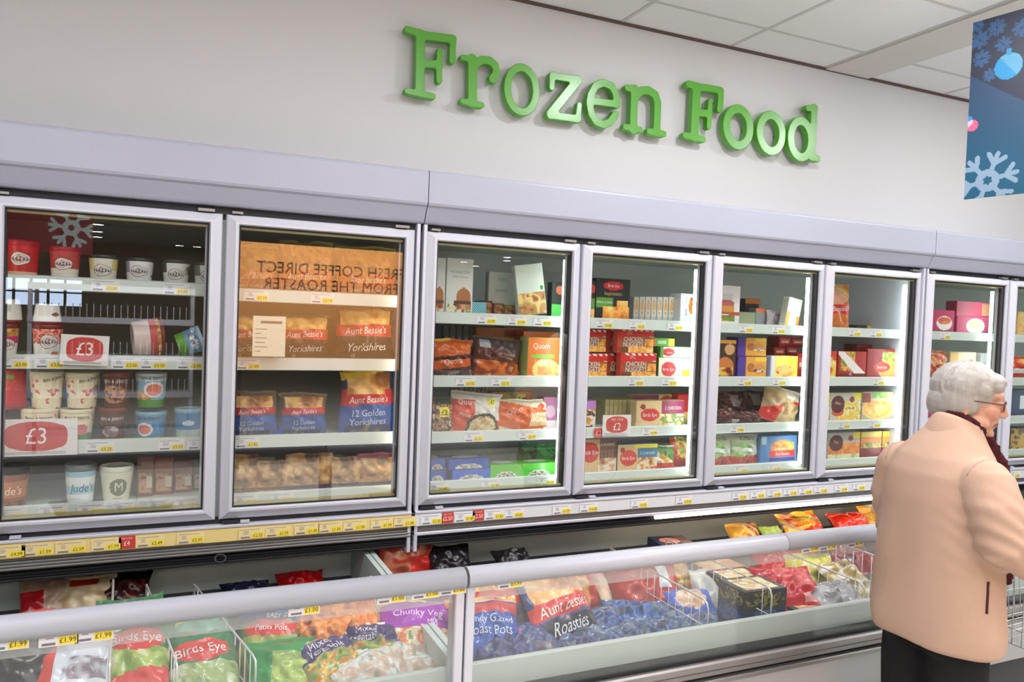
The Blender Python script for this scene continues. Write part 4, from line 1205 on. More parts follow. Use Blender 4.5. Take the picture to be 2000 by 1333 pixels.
carton('orange carton with a £2 flash at the back of the third shelf', 962, 1040, 766, .38, z, .08, (220, 120, 60), [('F', .2, 0, .6, 1, [(120, 130, 50), (190, 160, 60)], 5), ('r', .58, .3, .82, .95, (240, 226, 50))], [('£2', .7, .62, .45, BLACK)])
z = ZSH(3, 3)
DOI = [('e', .5, .02, .34, .5, (214, 214, 206)), ('E', .5, .02, .28, .42, [(120, 110, 90), (222, 220, 208)], 16)]
def brick(label, px0, px1, pt, pb, y, zb, c, d=.10, grp=None):
    o = carton(label, px0, px1, pt, y, zb, d, c, DOI, pbot=pb, name='wrapped_pack', cat='pack', group=grp, top=c, res=(24, 14))
    o.data.materials[0] = M_FILM
    w_ = max(abs(v.co.x) for v in o.data.vertices) * 2
    hz = max(v.co.z for v in o.data.vertices)
    an = np.linspace(0, 2 * math.pi, 21)[:-1]
    MB().add([(w_ * .33 * math.cos(a), .01 + d * .3 * math.sin(a), hz + .001) for a in an], [tuple(range(20))], (222, 222, 214)).build('top_oval', M_LABEL, o)
    return o
G3 = 'wrapped spinach packs on the bottom shelf'
brick('blue wrapped pack, lower of the pair cut by the door edge', 838, 872, 919, 938, .2, z, (54, 84, 176), grp=G3)
zz = z + P(855, 919, .2)[1] - z
brick('blue wrapped pack, upper of the pair cut by the door edge', 838, 870, 897, 917, .2, zz + .001, (60, 92, 184), grp=G3)
brick('wide blue wrapped pack, lower of the middle pair', 884, 958, 917, 936, .17, z, (66, 104, 200), grp=G3)
zz = P(920, 917, .17)[1]
brick('wide blue wrapped pack with white oval, upper of the middle pair', 876, 955, 897, 917, .175, zz + .001, (50, 84, 178), grp=G3)
brick('green wrapped pack beside the blue pair', 958, 1020, 908, 928, .17, z, (104, 190, 70), grp=G3)
brick('bright green wrapped pack near the door post', 1020, 1086, 905, 925, .17, z, (90, 200, 70), grp=G3)
bag('dark green pea bag at the back of the bottom shelf', 1018, 1056, 862, .4, z, .04, (30, 110, 66), [('F', 0, 0, 1, .6, [(20, 90, 50), (60, 150, 80)], 6)])
bag('bright green pea bag by the light tube at the back of the bottom shelf', 1052, 1092, 870, .36, z, .04, (40, 160, 84), [('r', 0, 0, 1, .3, (220, 190, 150))])

# ---- fourth glass door
z = ZSH(4, 0)
INS = [('e', .5, .84, .3, .1, RED), ('r', 0, .32, .5, .56, (92, 150, 60)), ('F', .2, 0, 1, .36, GOLD, 6), ('F', .62, .3, .95, .5, GOLD, 6)]
carton('black and green breaded chicken carton on the top shelf of the fourth glass door', 1165, 1231, 545, .17, z, .05, (38, 40, 46), INS, [('Inspirations', .5, .66, .09, (206, 180, 110), 0, .8, .2), ('GARLIC & HERB', .24, .45, .05, WHITE), ("Birds Eye", .5, .84, .07, WHITE)], group='black breaded chicken cartons')
carton('black breaded chicken carton cut off by the hinge side of the fourth glass door', 1134, 1163, 548, .17, z, .05, (46, 40, 40), [('r', 0, .3, 1, .56, (92, 150, 60)), ('e', .6, .8, .5, .12, (200, 70, 50)), ('F', 0, 0, 1, .3, GOLD, 5)], group='black breaded chicken cartons')
for i in range(8):
    carton(['edge-on pale carton, first of the row of eight from the hinge', 'edge-on pale carton, second of eight', 'edge-on pale carton, third of eight', 'edge-on pale carton, fourth of eight', 'edge-on pale carton, fifth of eight', 'edge-on pale carton, sixth of eight', 'edge-on pale carton, seventh of eight', 'edge-on pale carton, last of eight beside the white one'][i] + ' on the top shelf',
           1238 + 11.4 * i, 1248.2 + 11.4 * i, 580, .26, z, .14, (196, 196, 190), [('E', .5, .62, .36, .3, [(170, 110, 60), (206, 150, 90), (196, 190, 180)], 5), ('r', 0, 0, 1, .25, (170, 168, 160))], res=(8, 16), group='edge-on cartons on the top shelf')
carton('white carton with violet number beside the light tube on the top shelf', 1330, 1356, 574, .2, z, .1, (236, 238, 242), [('E', .8, .6, .2, .3, GOLD, 6)], [('S', .4, .4, .2, (80, 80, 150)), ('2', .4, .8, .12, (120, 110, 150))])
z = ZSH(4, 1)
SFC = [('r', 0, 0, 1, .68, (150, 92, 56)), ('d', .62, .70, 1, 1, (206, 44, 40)), ('F', .3, 0, 1, .26, GOLD, 5), ('F', .74, .3, 1, .6, GOLD, 5), ('r', 0, 0, .28, .24, (120, 70, 40)), ('s', 0, .9, 1, 1, (240, 236, 230), 3.5), ('s', 0, 0, .07, 1, (206, 44, 40), 3.5)]
SFT = [('SFC', .32, .84, .14, (236, 200, 196)), ('CHICKEN', .42, .57, .19, (252, 244, 236), 0, .8), ('NUGGETS', .42, .36, .19, (252, 244, 236), 0, .8)]
zl = P(1245, 690, .17)[1]
G4 = 'red chicken nugget cartons'
def sfc(label, a, b, t, y, zb, pb):
    return carton(label, a, b, t, y, zb, .05, (236, 226, 206), SFC, SFT, group=G4, pbot=pb, side=(214, 84, 76))
sfc('red chicken nugget carton at the front of the lower layer', 1213, 1282, 690, .17, z, 735)
sfc('red chicken nugget carton at the front of the upper layer', 1207, 1277, 643, .17, zl, 690)
for i, (a, b, yy) in enumerate(((1184, 1250, .24), (1166, 1230, .31), (1126, 1186, .2))):
    sfc(['red chicken nugget carton right behind the front one, lower layer', 'red chicken nugget carton third from the front, lower layer', 'red chicken nugget carton at the hinge edge, lower layer'][i], a, b, 691, yy, z, 735)
    sfc(['red chicken nugget carton right behind the front one, upper layer', 'red chicken nugget carton third from the front, upper layer', 'red chicken nugget carton at the hinge edge, upper layer'][i], a + 2, b - 2, 644, yy, zl, 690)
BEY = [('e', .3, .45, .22, .36, RED), ('r', .72, 0, 1, .4, (250, 220, 90))]
BT = [("Birds Eye", .3, .45, .14, WHITE)]
carton('pale fish carton with red oval, lower of the stack by the light tube', 1286, 1350, 699, .18, z, .12, (244, 236, 214), BEY, BT, side=(90, 150, 70), group='pale fish cartons')
zl2 = P(1318, 699, .18)[1]
carton('slim white fish carton with red oval on top of the stack', 1290, 1350, 678, .18, zl2, .12, (244, 240, 226), [('e', .25, .5, .2, .38, RED), ('r', 0, 0, .08, 1, (90, 160, 70)), ('r', .5, 0, .6, 1, (210, 230, 190))], BT, pbot=698, side=(100, 160, 80), group='pale fish cartons')
zl3 = P(1318, 678, .18)[1]
carton('green and yellow slim carton crowning the fish stack', 1276, 1318, 661, .2, zl3, .12, (110, 180, 70), [('r', .7, 0, 1, 1, (240, 220, 60)), ('r', 0, 0, .1, 1, (236, 110, 70)), ('r', .2, .3, .6, .7, (190, 226, 170))], pbot=678)
z = ZSH(4, 2)
carton('purple carton with orange vegetables at the hinge edge of the third shelf', 1128, 1164, 783, .17, z, .06, (170, 110, 190), [('F', 0, 0, 1, .72, [(110, 150, 50), (232, 140, 50), (240, 230, 220), (70, 60, 30), (236, 120, 40)], 4), ('r', 0, .72, 1, 1, (190, 130, 200))])
for i in range(7):
    carton('edge-on kraft carton, ' + ['first', 'second', 'third', 'fourth', 'fifth', 'sixth', 'seventh'][i] + ' of the seven beside the promotion card', 1182 + 8.6 * i, 1189.8 + 8.6 * i, 781, .30, z, .14, (206, 190, 126), [('F', 0, 0, 1, 1, [(180, 160, 90), (220, 206, 150), (200, 186, 120)], 4)], res=(5, 12), group='edge-on kraft cartons')
CH = [('e', .28, .5, .27, .46, (222, 194, 146)), ('e', .28, .48, .2, .24, (208, 50, 46)), ('e', .13, .78, .06, .1, (150, 60, 44)), ('r', .52, .5, 1, 1, (150, 40, 84)), ('F', .5, 0, 1, .5, [(250, 236, 196), (240, 200, 130), (110, 140, 60), (246, 240, 226)], 5)]
carton('kraft chicken carton with maroon corner, front of the third shelf', 1243, 1336, 783, .17, z, .06, KRAFT, CH, [("Birds Eye", .28, .48, .14, WHITE), ('2 CHICKEN', .76, .72, .12, WHITE)], group='kraft chicken cartons')
carton('maroon-topped chicken carton standing behind the front kraft one', 1234, 1328, 771, .32, z, .06, KRAFT, [('r', 0, .55, .55, 1, (140, 40, 80)), ('e', .72, .7, .16, .26, (208, 60, 50))], group='kraft chicken cartons')
carton('red carton beside the kraft ones by the light tube', 1324, 1352, 771, .26, z, .08, (206, 50, 50), [('F', 0, 0, 1, .4, [(240, 190, 120), (120, 140, 60)], 4)])
promo('red and white ANY 2 FOR £2 promotion card on the third shelf', 1178, 1233, 811, 851, .10, '£2', 'ANY 2 FOR')
xr_, zr_ = P(1160, 856, .112)
MB().box(xr_, .110, zr_, xr_ + .05, .112, zr_ + .05, (206, 62, 54)).text('£2', xr_ + .025, zr_ + .025, .024, WHITE, lambda a, b: (a, .1094, b)).build('price_ticket', M_LABEL)
tag(bpy.data.objects['price_ticket'], 'small red £2 ticket left of the ANY 2 FOR £2 card', 'ticket')
z = ZSH(4, 3)
K8 = [('d', -.4, 1.2, .3, 2.2, KRAFT), ('e', .26, .62, .24, .3, (206, 50, 44)), ('e', .1, .86, .07, .1, (140, 60, 40)), ('F', .5, 0, 1, .45, [(150, 90, 60), (206, 160, 120), (236, 220, 200), (110, 70, 50)], 5)]
carton('brown and kraft sausage carton on the bottom shelf', 1134, 1205, 858, .17, z, .06, (112, 76, 62), [('r', 0, 0, .52, 1, KRAFT)] + K8[1:], [("Birds Eye", .26, .62, .12, WHITE), ('8 SAUSAGES', .74, .84, .07, WHITE)], side=(150, 110, 80))
carton('blue and kraft chicken goujon carton on the bottom shelf', 1206, 1284, 868, .17, z, .06, (46, 116, 156), [('r', 0, .0, .5, 1, KRAFT), ('r', .42, .86, 1, 1, (240, 220, 60)), ('e', .27, .5, .21, .3, (206, 50, 44)), ('e', .12, .8, .06, .1, (150, 70, 44)), ('F', .5, 0, 1, .5, [(150, 90, 40), (210, 140, 60), (236, 226, 200), (190, 80, 40)], 5)], [("Birds Eye", .27, .5, .12, WHITE), ('12 CHICKEN', .74, .66, .1, (220, 236, 240))], side=(70, 130, 170))
bag('white bag with a corn cob and red foot on the bottom shelf', 1280, 1324, 872, .18, z, .04, (226, 220, 196), [('e', .5, .6, .28, .3, (224, 160, 70)), ('d', .8, .2, 1, .9, (90, 130, 60)), ('r', 0, 0, 1, .25, (206, 50, 44))])
bag('red and green mixed vegetable bag by the light tube on the bottom shelf', 1316, 1356, 856, .2, z, .04, (190, 60, 40), [('F', .2, .2, 1, 1, VEG, 5), ('d', 0, -.2, .4, .2, (150, 30, 30))])

# ---- fifth glass door
z = ZSH(5, 0)
carton('tall white carton with a layered burger on the top shelf', 1402, 1446, 558, .17, z, .05, (232, 226, 226), [('e', .4, .55, .36, .1, (180, 100, 90)), ('r', .1, .36, .76, .5, (206, 140, 70)), ('d', .3, .26, .36, .34, (180, 90, 60)), ('F', .1, .12, .8, .26, [(240, 200, 70), (120, 140, 60), (110, 70, 50)], 6)], [('BONZA', .45, .76, .07, (170, 166, 170)), ('BURGERS', .45, .68, .06, (170, 166, 170))])
carton('grey-green carton lying behind the tall burger carton', 1442, 1475, 610, .24, z, .2, (150, 160, 126))
carton('orange-framed carton farther back on the top shelf', 1455, 1484, 584, .45, z + .03, .05, (60, 60, 60), [('r', 0, .8, 1, 1, (230, 130, 60)), ('r', .92, 0, 1, 1, (230, 130, 60))])
carton('grey carton with orange top edge in the middle of the top shelf', 1476, 1502, 603, .32, z, .06, (150, 150, 156), [('r', 0, .8, 1, 1, (230, 120, 60))])
carton('white and yellow carton leaning beside the light tube on the top shelf', 1534, 1560, 582, .2, z + .01, .05, (250, 246, 230), [('r', 0, 0, .2, .5, (246, 190, 90)), ('r', .8, 0, 1, .4, (240, 160, 70))], roll=math.radians(10))
bag('clear bag with purple print at the middle of the top shelf', 1502, 1536, 606, .28, z, .03, (206, 200, 206), [('E', .5, .5, .3, .3, [(150, 120, 150), (200, 190, 200)], 7)], n=(14, 14))
z = ZSH(5, 1)
zl = P(1468, 696, .2)[1]
carton('dark brown carton with two burgers at the hinge edge of the second shelf', 1396, 1438, 664, .17, z, .06, (72, 50, 40), [('e', .5, .3, .42, .26, (200, 120, 60)), ('F', .1, .08, .9, .3, [(90, 110, 50), (230, 190, 80), (120, 40, 30)], 5), ('e', .7, .76, .24, .14, (206, 160, 110)), ('r', 0, .9, 1, 1, (226, 160, 70))], [('£1', .2, .93, .05, DRED)])
YB = [('r', 0, 0, .28, 1, (84, 60, 150)), ('e', .46, .5, .14, .22, (180, 110, 60)), ('e', .75, .45, .2, .26, (206, 140, 70)), ('F', .55, .3, .95, .45, [(120, 60, 40), (240, 226, 200)], 7), ('r', .6, .8, 1, 1, (240, 200, 50))]
carton('yellow burger carton with a violet spine, lower of two', 1441, 1497, 697, .19, z, .1, (224, 160, 60), YB, side=(90, 60, 150), group='violet-spined burger cartons')
carton('yellow burger carton with a violet spine, upper of two', 1441, 1497, 660, .19, zl, .1, (224, 160, 60), YB, pbot=697, side=(90, 60, 150), group='violet-spined burger cartons')
carton('bright yellow hot dog carton on the second shelf', 1506, 1558, 696, .18, z, .1, (246, 214, 70), [('E', .55, .35, .38, .26, [(206, 120, 50), (240, 180, 90), (150, 60, 40)], 6), ('e', .55, .4, .4, .12, (232, 170, 90)), ('r', 0, 0, .14, 1, (226, 226, 240))], side=(220, 220, 240))
for i, (a, b, t, pb) in enumerate(((1512, 1534, 678, 697), (1536, 1560, 676, 697), (1522, 1545, 658, 678), (1546, 1572, 660, 678), (1558, 1574, 690, 735))):
    carton(['dark red carton behind the hot dog carton, lower pair, hinge side', 'dark red carton behind the hot dog carton, lower pair, tube side', 'dark red carton behind the hot dog carton, upper pair, hinge side', 'dark red carton behind the hot dog carton, upper pair, tube side', 'tall red carton squeezed against the light tube'][i], a, b, t, .33 if i < 4 else .22, None, .1, (150, 30, 36), [('r', .1, .3, .9, .8, (190, 80, 76)), ('r', .2, .45, .8, .65, (226, 190, 180))], pbot=pb, group='dark red cartons', res=(10, 10))
z = ZSH(5, 2)
MEAT = [(70, 26, 26), (110, 40, 38), (60, 44, 40), (150, 110, 100)]
for i, (a, b, t, yy) in enumerate(((1385, 1440, 800, .17), (1432, 1496, 806, .18), (1412, 1470, 768, .32), (1452, 1512, 766, .36))):
    bag(['dark meat bag at the hinge edge of the third shelf', 'dark meat bag in the middle of the third shelf', 'dark meat bag behind, with a pale label', 'dark red meat bag behind, beside the red clear bag'][i], a, b, t, yy, z, .05, (70, 34, 32), [('F', 0, 0, 1, 1, MEAT, 5), ('r', .3, .5, .6, .9, (170, 150, 150)) if i > 1 else ('r', 0, 0, .2, .4, (200, 190, 190))], lump=.3, group='dark meat bags')
bag('shiny red and clear bag leaning by the light tube on the third shelf', 1490, 1566, 756, .18, z, .05, (190, 160, 120), [('d', .55, 1.1, -.4, .35, (200, 50, 50)), ('d', -.2, .3, .3, .75, (206, 56, 54)), ('F', .4, .0, 1, .6, [(150, 110, 70), (200, 170, 130), (180, 140, 100)], 5), ('r', .5, .7, 1, 1, (226, 206, 196))], roll=.25, lump=.3)
z = ZSH(5, 3)
ALM = [('F', 0, 0, 1, .3, [(150, 40, 44), (190, 70, 60), (206, 110, 90), (226, 220, 200)], 6), ('E', .3, .5, .35, .24, [(110, 180, 80), (160, 206, 120), (210, 226, 190)], 5), ('d', .5, .35, .62, .5, (240, 244, 236))]
bag('white and green almond bag at the hinge edge of the bottom shelf', 1384, 1436, 851, .17, z, .04, (214, 222, 196), ALM, [('OND', .55, .88, .13, (40, 50, 40))], group='white and green almond bags')
bag('white and green almond bag in the middle of the bottom shelf', 1434, 1488, 851, .17, z, .04, (214, 222, 196), ALM, [('ALMOND', .55, .88, .12, (40, 50, 40), -.04)], group='white and green almond bags')
carton('blue carton with golden pastry and red band on the bottom shelf', 1487, 1556, 852, .17, z, .06, (86, 132, 190), [('e', .6, .58, .34, .28, (224, 150, 60)), ('F', .3, .45, .9, .75, GOLD, 6), ('r', .22, .24, .96, .46, (214, 44, 44)), ('r', .22, .08, .96, .22, (60, 60, 140)), ('r', 0, .7, .14, 1, (180, 210, 226))], [(AB, .6, .35, .11, WHITE, 0, .8, .2)], side=(110, 156, 206))

# ---- sixth glass door
z = ZSH(6, 0)
bag('orange and red pudding bag at the hinge edge of the top shelf', 1622, 1672, 556, .17, z, .05, (206, 110, 40), [('F', .1, .7, .9, 1, GOLD, 5), ('E', .35, .72, .35, .2, [(230, 160, 130), (240, 180, 150)], 5), ('d', .36, .36, .56, .56, (206, 50, 50))], [("Bessie's", .4, .46, .1, WHITE, .05, .85, .2), ('15 TV', .45, .16, .08, (240, 170, 110))])
carton('dark flat carton at the back of the top shelf, with a yellow edge', 1672, 1722, 636, .36, z, .12, (60, 50, 40), [('r', .4, .5, 1, 1, (220, 180, 60))])
carton('brown carton with pale code label beside the light tube on the top shelf', 1740, 1756, 594, .3, z, .08, (110, 84, 66), [('r', .1, .3, .9, .7, (190, 180, 180)), ('r', 0, .8, 1, 1, (214, 150, 90))])
z = ZSH(6, 1)
carton('red pizza carton at the hinge edge of the second shelf', 1606, 1634, 686, .17, z, .06, (196, 60, 50), [('F', 0, 0, 1, .8, [(206, 80, 50), (240, 200, 90), (240, 230, 210)], 4)], group='red ready meal cartons')
carton('red ready meal carton with yellow and green print and a white strip', 1637, 1692, 687, .17, z, .06, (170, 40, 40), [('F', .1, .3, .6, 1, [(230, 200, 70), (120, 150, 50), (240, 170, 90), (200, 70, 50)], 5), ('d', .9, -.3, 1.2, .2, WHITE), ('r', 0, 0, 1, .2, (120, 30, 36))], [("Birds Eye", .5, .4, .12, WHITE, 1.2)], group='red ready meal cartons')
carton('dark red ready meal carton with golden topping and red oval', 1694, 1752, 682, .17, z, .06, (150, 28, 34), [('e', .74, .3, .36, .32, (226, 160, 80)), ('F', .5, .6, 1, .92, [(220, 200, 110), (130, 150, 60), (240, 226, 150)], 6), ('e', .5, .4, .27, .16, (214, 50, 46)), ('r', .5, 0, 1, .1, WHITE)], [("Birds Eye", .5, .4, .1, WHITE)], group='red ready meal cartons')
carton('dark red carton lying along the back of the second shelf', 1672, 1756, 674, .34, z, .1, (140, 24, 30), pbot=735)
z = ZSH(6, 2)
ARCH = [('e', .24, .62, .22, .3, (96, 54, 52)), ('r', .04, .42, .44, .58, (96, 54, 52)), ('r', .78, .78, 1, 1, (240, 226, 50)), ('e', .7, .78, .08, .1, (150, 60, 50))]
carton('pie carton with a brown arch label and golden mash on the third shelf', 1622, 1682, 768, .17, z, .06, (206, 200, 190), [('F', .2, 0, 1, .7, [(240, 214, 110), (226, 190, 90), (246, 230, 160), (150, 140, 70)], 6), ('e', .24, .34, .2, .14, (206, 90, 66))] + ARCH, [('Pies', .24, .66, .12, (226, 200, 190))], group='brown arch pie cartons')
carton('carton with a flat cheese-topped pie and dark red corner on the third shelf', 1684, 1744, 766, .17, z, .06, (190, 176, 150), [('e', .5, .4, .5, .34, (236, 206, 130)), ('E', .5, .42, .46, .3, GOLD[1:], 6), ('F', .3, .78, .8, 1, [(120, 160, 70), (160, 190, 100)], 6), ('r', 0, .66, .28, .98, (140, 60, 50))])
carton('lilac carton in the corner by the light tube of the third shelf', 1742, 1758, 760, .24, z, .08, (186, 150, 176))
carton('yellow-flashed carton cut by the hinge edge of the third shelf', 1600, 1621, 768, .17, z, .06, (226, 214, 150), [('r', .4, .7, 1, 1, (240, 226, 50)), ('e', .7, .35, .4, .2, WHITE)])
z = ZSH(6, 3)
carton('pie carton with a brown arch label and orange breaded bites on the bottom shelf', 1618, 1680, 845, .17, z, .06, (196, 190, 184), [('F', .0, .18, 1, .62, [(206, 110, 50), (230, 140, 70), (240, 170, 100)], 7), ('F', 0, 0, 1, .2, [(230, 226, 190), (170, 180, 110)], 6)] + ARCH, [('Pies', .24, .66, .12, (226, 200, 190))], group='brown arch pie cartons')
carton('red carton with yellow top and salad print on the bottom shelf', 1681, 1722, 843, .17, z, .06, (120, 36, 40), [('r', 0, .78, 1, 1, (226, 206, 80)), ('r', 0, .6, 1, .78, (226, 130, 60)), ('F', 0, .38, 1, .6, VEG, 6)], group='salad print cartons')
carton('second red carton with yellow top and salad print, nearer the light tube', 1723, 1758, 842, .18, z, .06, (130, 44, 40), [('r', 0, .75, 1, 1, (236, 206, 70)), ('r', 0, .6, 1, .78, (230, 140, 60)), ('F', 0, .38, 1, .6, VEG, 6)], group='salad print cartons')
bag('bag with sauce-coloured top behind the salad print cartons', 1690, 1750, 838, .34, z, .04, (150, 60, 50))

# ---- seventh and eighth glass doors
z = ZSH(7, 0)
PK = 'magenta dessert cartons behind the seventh glass door'
carton('magenta dessert carton with a white bowl, hinge side of the top shelf', 1821, 1864, 606, .17, z, .06, (190, 50, 100), [('e', .55, .46, .36, .3, WHITE), ('E', .55, .56, .3, .16, [(200, 90, 60), (226, 130, 90)], 6), ('r', 0, 0, 1, .14, (80, 90, 50))], group=PK)
carton('magenta dessert carton with a pale bowl, by the light tube on the top shelf', 1869, 1934, 619, .17, z, .08, (204, 80, 120), [('e', .55, .5, .28, .42, (240, 240, 226)), ('e', .55, .6, .2, .2, (240, 230, 160)), ('r', .82, 0, 1, .2, (80, 90, 140))], group=PK)
zl = P(1900, 619, .17)[1]
carton('magenta dessert carton lying on the other one', 1869, 1934, 590, .18, zl, .08, (204, 90, 120), [('r', .75, .1, 1, .9, (236, 170, 130))], pbot=619, group=PK)
z = ZSH(7, 1)
bag('orange and brown breaded bag on the second shelf behind the white hair', 1814, 1860, 686, .17, z, .05, (206, 120, 70), [('F', 0, 0, 1, 1, [(206, 100, 60), (236, 180, 130), (190, 80, 60), (240, 210, 170)], 5)])
carton('cream and white carton just above the white hair', 1856, 1906, 688, .2, z, .08, (240, 228, 196), [('e', .8, .4, .18, .35, (226, 120, 90)), ('r', 0, 0, .3, 1, (236, 190, 110))])
carton('white and blue carton by the light tube, second shelf', 1916, 1932, 690, .2, z, .08, (240, 240, 246), [('r', 0, 0, 1, .5, (60, 90, 190))])
z = ZSH(7, 2)
carton('pink and violet carton peeping out behind the white hair', 1806, 1850, 758, .17, z, .08, (190, 60, 110), [('r', 0, .6, 1, 1, (80, 60, 130))])
z = ZSH(8, 0)
carton('pale yellow carton at the hinge edge of the eighth glass door, top shelf', 1988, 2030, 610, .17, z, .08, (226, 196, 130), [('F', 0, .2, 1, .8, [(236, 206, 130), (220, 160, 90)], 5)])
z = ZSH(8, 1)
bag('red snack bag with golden print at the edge of the eighth glass door', 1982, 2030, 696, .17, z, .05, (190, 40, 36), [('F', 0, .55, 1, .85, [(240, 190, 80), (210, 70, 40)], 4), ('r', .1, .25, .6, .45, (220, 220, 220))])
z = ZSH(8, 2)
carton('navy and white carton at the edge of the eighth glass door, third shelf', 1976, 2030, 762, .17, z, .08, (50, 66, 100), [('r', .3, .3, 1, .8, (226, 236, 240))])
z = ZSH(8, 3)
carton('brown carton at the edge of the eighth glass door, bottom shelf', 1974, 2030, 836, .17, z, .08, (96, 70, 44), [('F', 0, 0, 1, 1, [(120, 80, 40), (206, 170, 90), (70, 56, 40)], 4)])

# ---------------------------------------------------------------- goods in the chest freezers
GREY = (190, 190, 188)
BIRD = [('F', 0, 0, 1, .62, [(90, 120, 60), (130, 160, 70), (170, 190, 100), (210, 214, 170)], 7), ('r', 0, .62, 1, 1, (60, 110, 70)), ('e', .5, .72, .4, .16, (204, 56, 54))]
GREENB = [('r', 0, .55, 1, .72, (90, 170, 140)), ('F', .1, 0, .9, .5, [(60, 120, 60), (90, 150, 70), (170, 190, 90)], 6), ('d', .62, .8, .8, .98, (230, 214, 60)), ('e', .4, .45, .34, .12, (204, 56, 54))]
def fb(label, px, py, y, w_, h, T, rx, rz, base, spec=(), texts=(), group=None, ry=0., **kw):
    return flat_bag(label, px, py, y, w_, h, T, rx, rz, base, spec, texts, group, ry, **kw)
V1 = 'vegetable bags in the near chest freezer'
fb('black bag with dark berries at the near corner of the chest', 28, 1312, -.84, .22, .30, .045, 52, 4, (30, 22, 24), [('F', 0, .7, 1, 1, [(60, 20, 30), (120, 40, 50), (30, 18, 22), (180, 150, 150)], 9), ('r', 0, 0, 1, .3, (70, 66, 68))], [('Red Cherries', .6, .2, .06, (190, 186, 186))], group=V1)
fb('white bag with a red side stripe, upper of two behind the £1.99 cards', 138, 1275, -.72, .21, .28, .05, 50, 2, (206, 210, 222), [('r', 0, 0, .3, 1, (206, 64, 60)), ('F', .5, .45, 1, .75, [(206, 210, 222), (150, 150, 160), (190, 196, 206)], 5)], group=V1)
fb('white bag with a red side stripe, lower of two behind the £1.99 cards', 140, 1318, -.86, .21, .26, .05, 56, -3, (214, 218, 228), [('r', 0, 0, .28, 1, (210, 70, 64)), ('F', .4, .35, .95, .6, [(214, 218, 228), (140, 126, 140), (190, 196, 206)], 6)], group=V1)
fb('clear pea bag with a red oval label, upper of the pair between the wire panels', 254, 1248, -.68, .19, .28, .05, 48, 3, (110, 130, 90), BIRD, [('Birds Eye', .5, .72, .12, WHITE, .08)], group=V1)
fb('clear pea bag with a red oval label, lower of the pair between the wire panels', 262, 1298, -.84, .19, .26, .05, 56, -6, (150, 160, 130), BIRD + [('d', .0, .1, .25, .4, (210, 60, 58))], [('Birds Eye', .5, .72, .11, WHITE, .1)], group=V1)
fb('dark green bag with a yellow flash, upper of the pair right of the pea bags', 380, 1258, -.66, .21, .28, .05, 48, 0, (40, 100, 66), GREENB, group=V1)
fb('green bag with a red oval label, lower of the pair right of the pea bags', 392, 1310, -.84, .21, .26, .05, 56, 3, (50, 116, 76), [('F', 0, 0, 1, .5, [(110, 130, 80), (150, 170, 110), (200, 206, 180)], 7), ('e', .5, .66, .4, .15, (206, 56, 54))], [('Birds Eye', .5, .66, .12, WHITE, .06)], group=V1)
fb('blue-topped green bag with a red oval beside the carrot bag', 530, 1252, -.70, .22, .28, .05, 50, -14, (70, 120, 70), [('r', 0, .78, 1, 1, (50, 120, 200)), ('r', 0, .68, 1, .78, (40, 40, 100)), ('F', 0, 0, 1, .5, [(110, 130, 70), (150, 160, 80), (180, 170, 100)], 6), ('e', .5, .58, .42, .1, (206, 56, 54))], [('EASY ZIP', .6, .73, .06, WHITE), ('Petits Pois', .5, .58, .07, WHITE)], group=V1)
fb('bright green bag with a yellow-green window under the blue-topped bag', 552, 1316, -.86, .22, .22, .05, 54, -10, (30, 140, 70), [('F', .35, 0, 1, .7, [(130, 160, 80), (170, 190, 100), (120, 150, 60)], 6)], group=V1)
CAR = [(210, 110, 44), (232, 140, 66), (240, 160, 90), (190, 90, 40), (120, 60, 40)]
fb('clear bag of orange carrot sticks, the brightest in the near chest', 668, 1222, -.66, .28, .30, .055, 46, 6, (224, 130, 60), [('F', 0, 0, 1, 1, CAR, 9), ('r', 0, 0, 1, .1, WHITE)], lump=.5, lscale=16, group=V1)
fb('small end of a second carrot bag under the first', 616, 1252, -.76, .18, .2, .05, 52, -30, (224, 140, 90), [('F', 0, .2, 1, 1, CAR, 7), ('r', 0, 0, 1, .2, (220, 210, 200))], lump=.4, lscale=12, group=V1)
MIXP = [('F', .05, .0, .95, .6, [(96, 130, 50), (140, 160, 80), (214, 130, 60), (224, 196, 110), (110, 140, 60)], 11), ('d', .6, .66, .86, .9, (56, 44, 104)), ('r', 0, .9, 1, 1, (226, 220, 210))]
fb('mixed vegetable bag with a violet band lying against the carrots', 716, 1284, -.78, .27, .26, .05, 54, -8, (120, 120, 80), MIXP, [('Mixed', .5, .8, .09, (232, 228, 240)), ('Vegetables', .5, .69, .09, (232, 228, 240))], lump=.4, lscale=14, group=V1)
fb('mixed vegetable bag with a violet side, in front of the other one', 650, 1308, -.87, .22, .24, .055, 58, 22, (150, 140, 90), MIXP, [('Mixed', .4, .82, .1, (232, 228, 240)), ('Vegetables', .45, .70, .1, (232, 228, 240))], lump=.4, lscale=14, group=V1)
fb('vegetable bag with a magenta header beside the glass end post', 815, 1240, -.74, .27, .26, .05, 54, -16, (170, 140, 100), [('F', .05, 0, .95, .55, [(90, 120, 60), (216, 120, 80), (226, 214, 180), (120, 150, 80)], 8), ('d', .5, .5, .92, 1.0, (160, 60, 176)), ('r', 0, .93, .6, 1, (226, 206, 70))], [('Chunky Veg', .5, .72, .11, (240, 220, 244), -.03), ('MIX', .7, .58, .07, (240, 220, 244))], group=V1)
fb('clear bag of pale cauliflower behind the carrots', 750, 1192, -.52, .2, .22, .05, 46, 10, (196, 196, 176), [('F', 0, 0, 1, 1, [(170, 170, 150), (214, 212, 194), (232, 232, 222)], 8)], lump=.4, group=V1)
fb('purple bag at the back corner by the glass end post', 845, 1182, -.50, .22, .24, .05, 44, 0, (110, 66, 110), [('F', .2, .1, .9, .5, [(150, 90, 80), (90, 56, 96), (190, 150, 120)], 5)], group=V1)
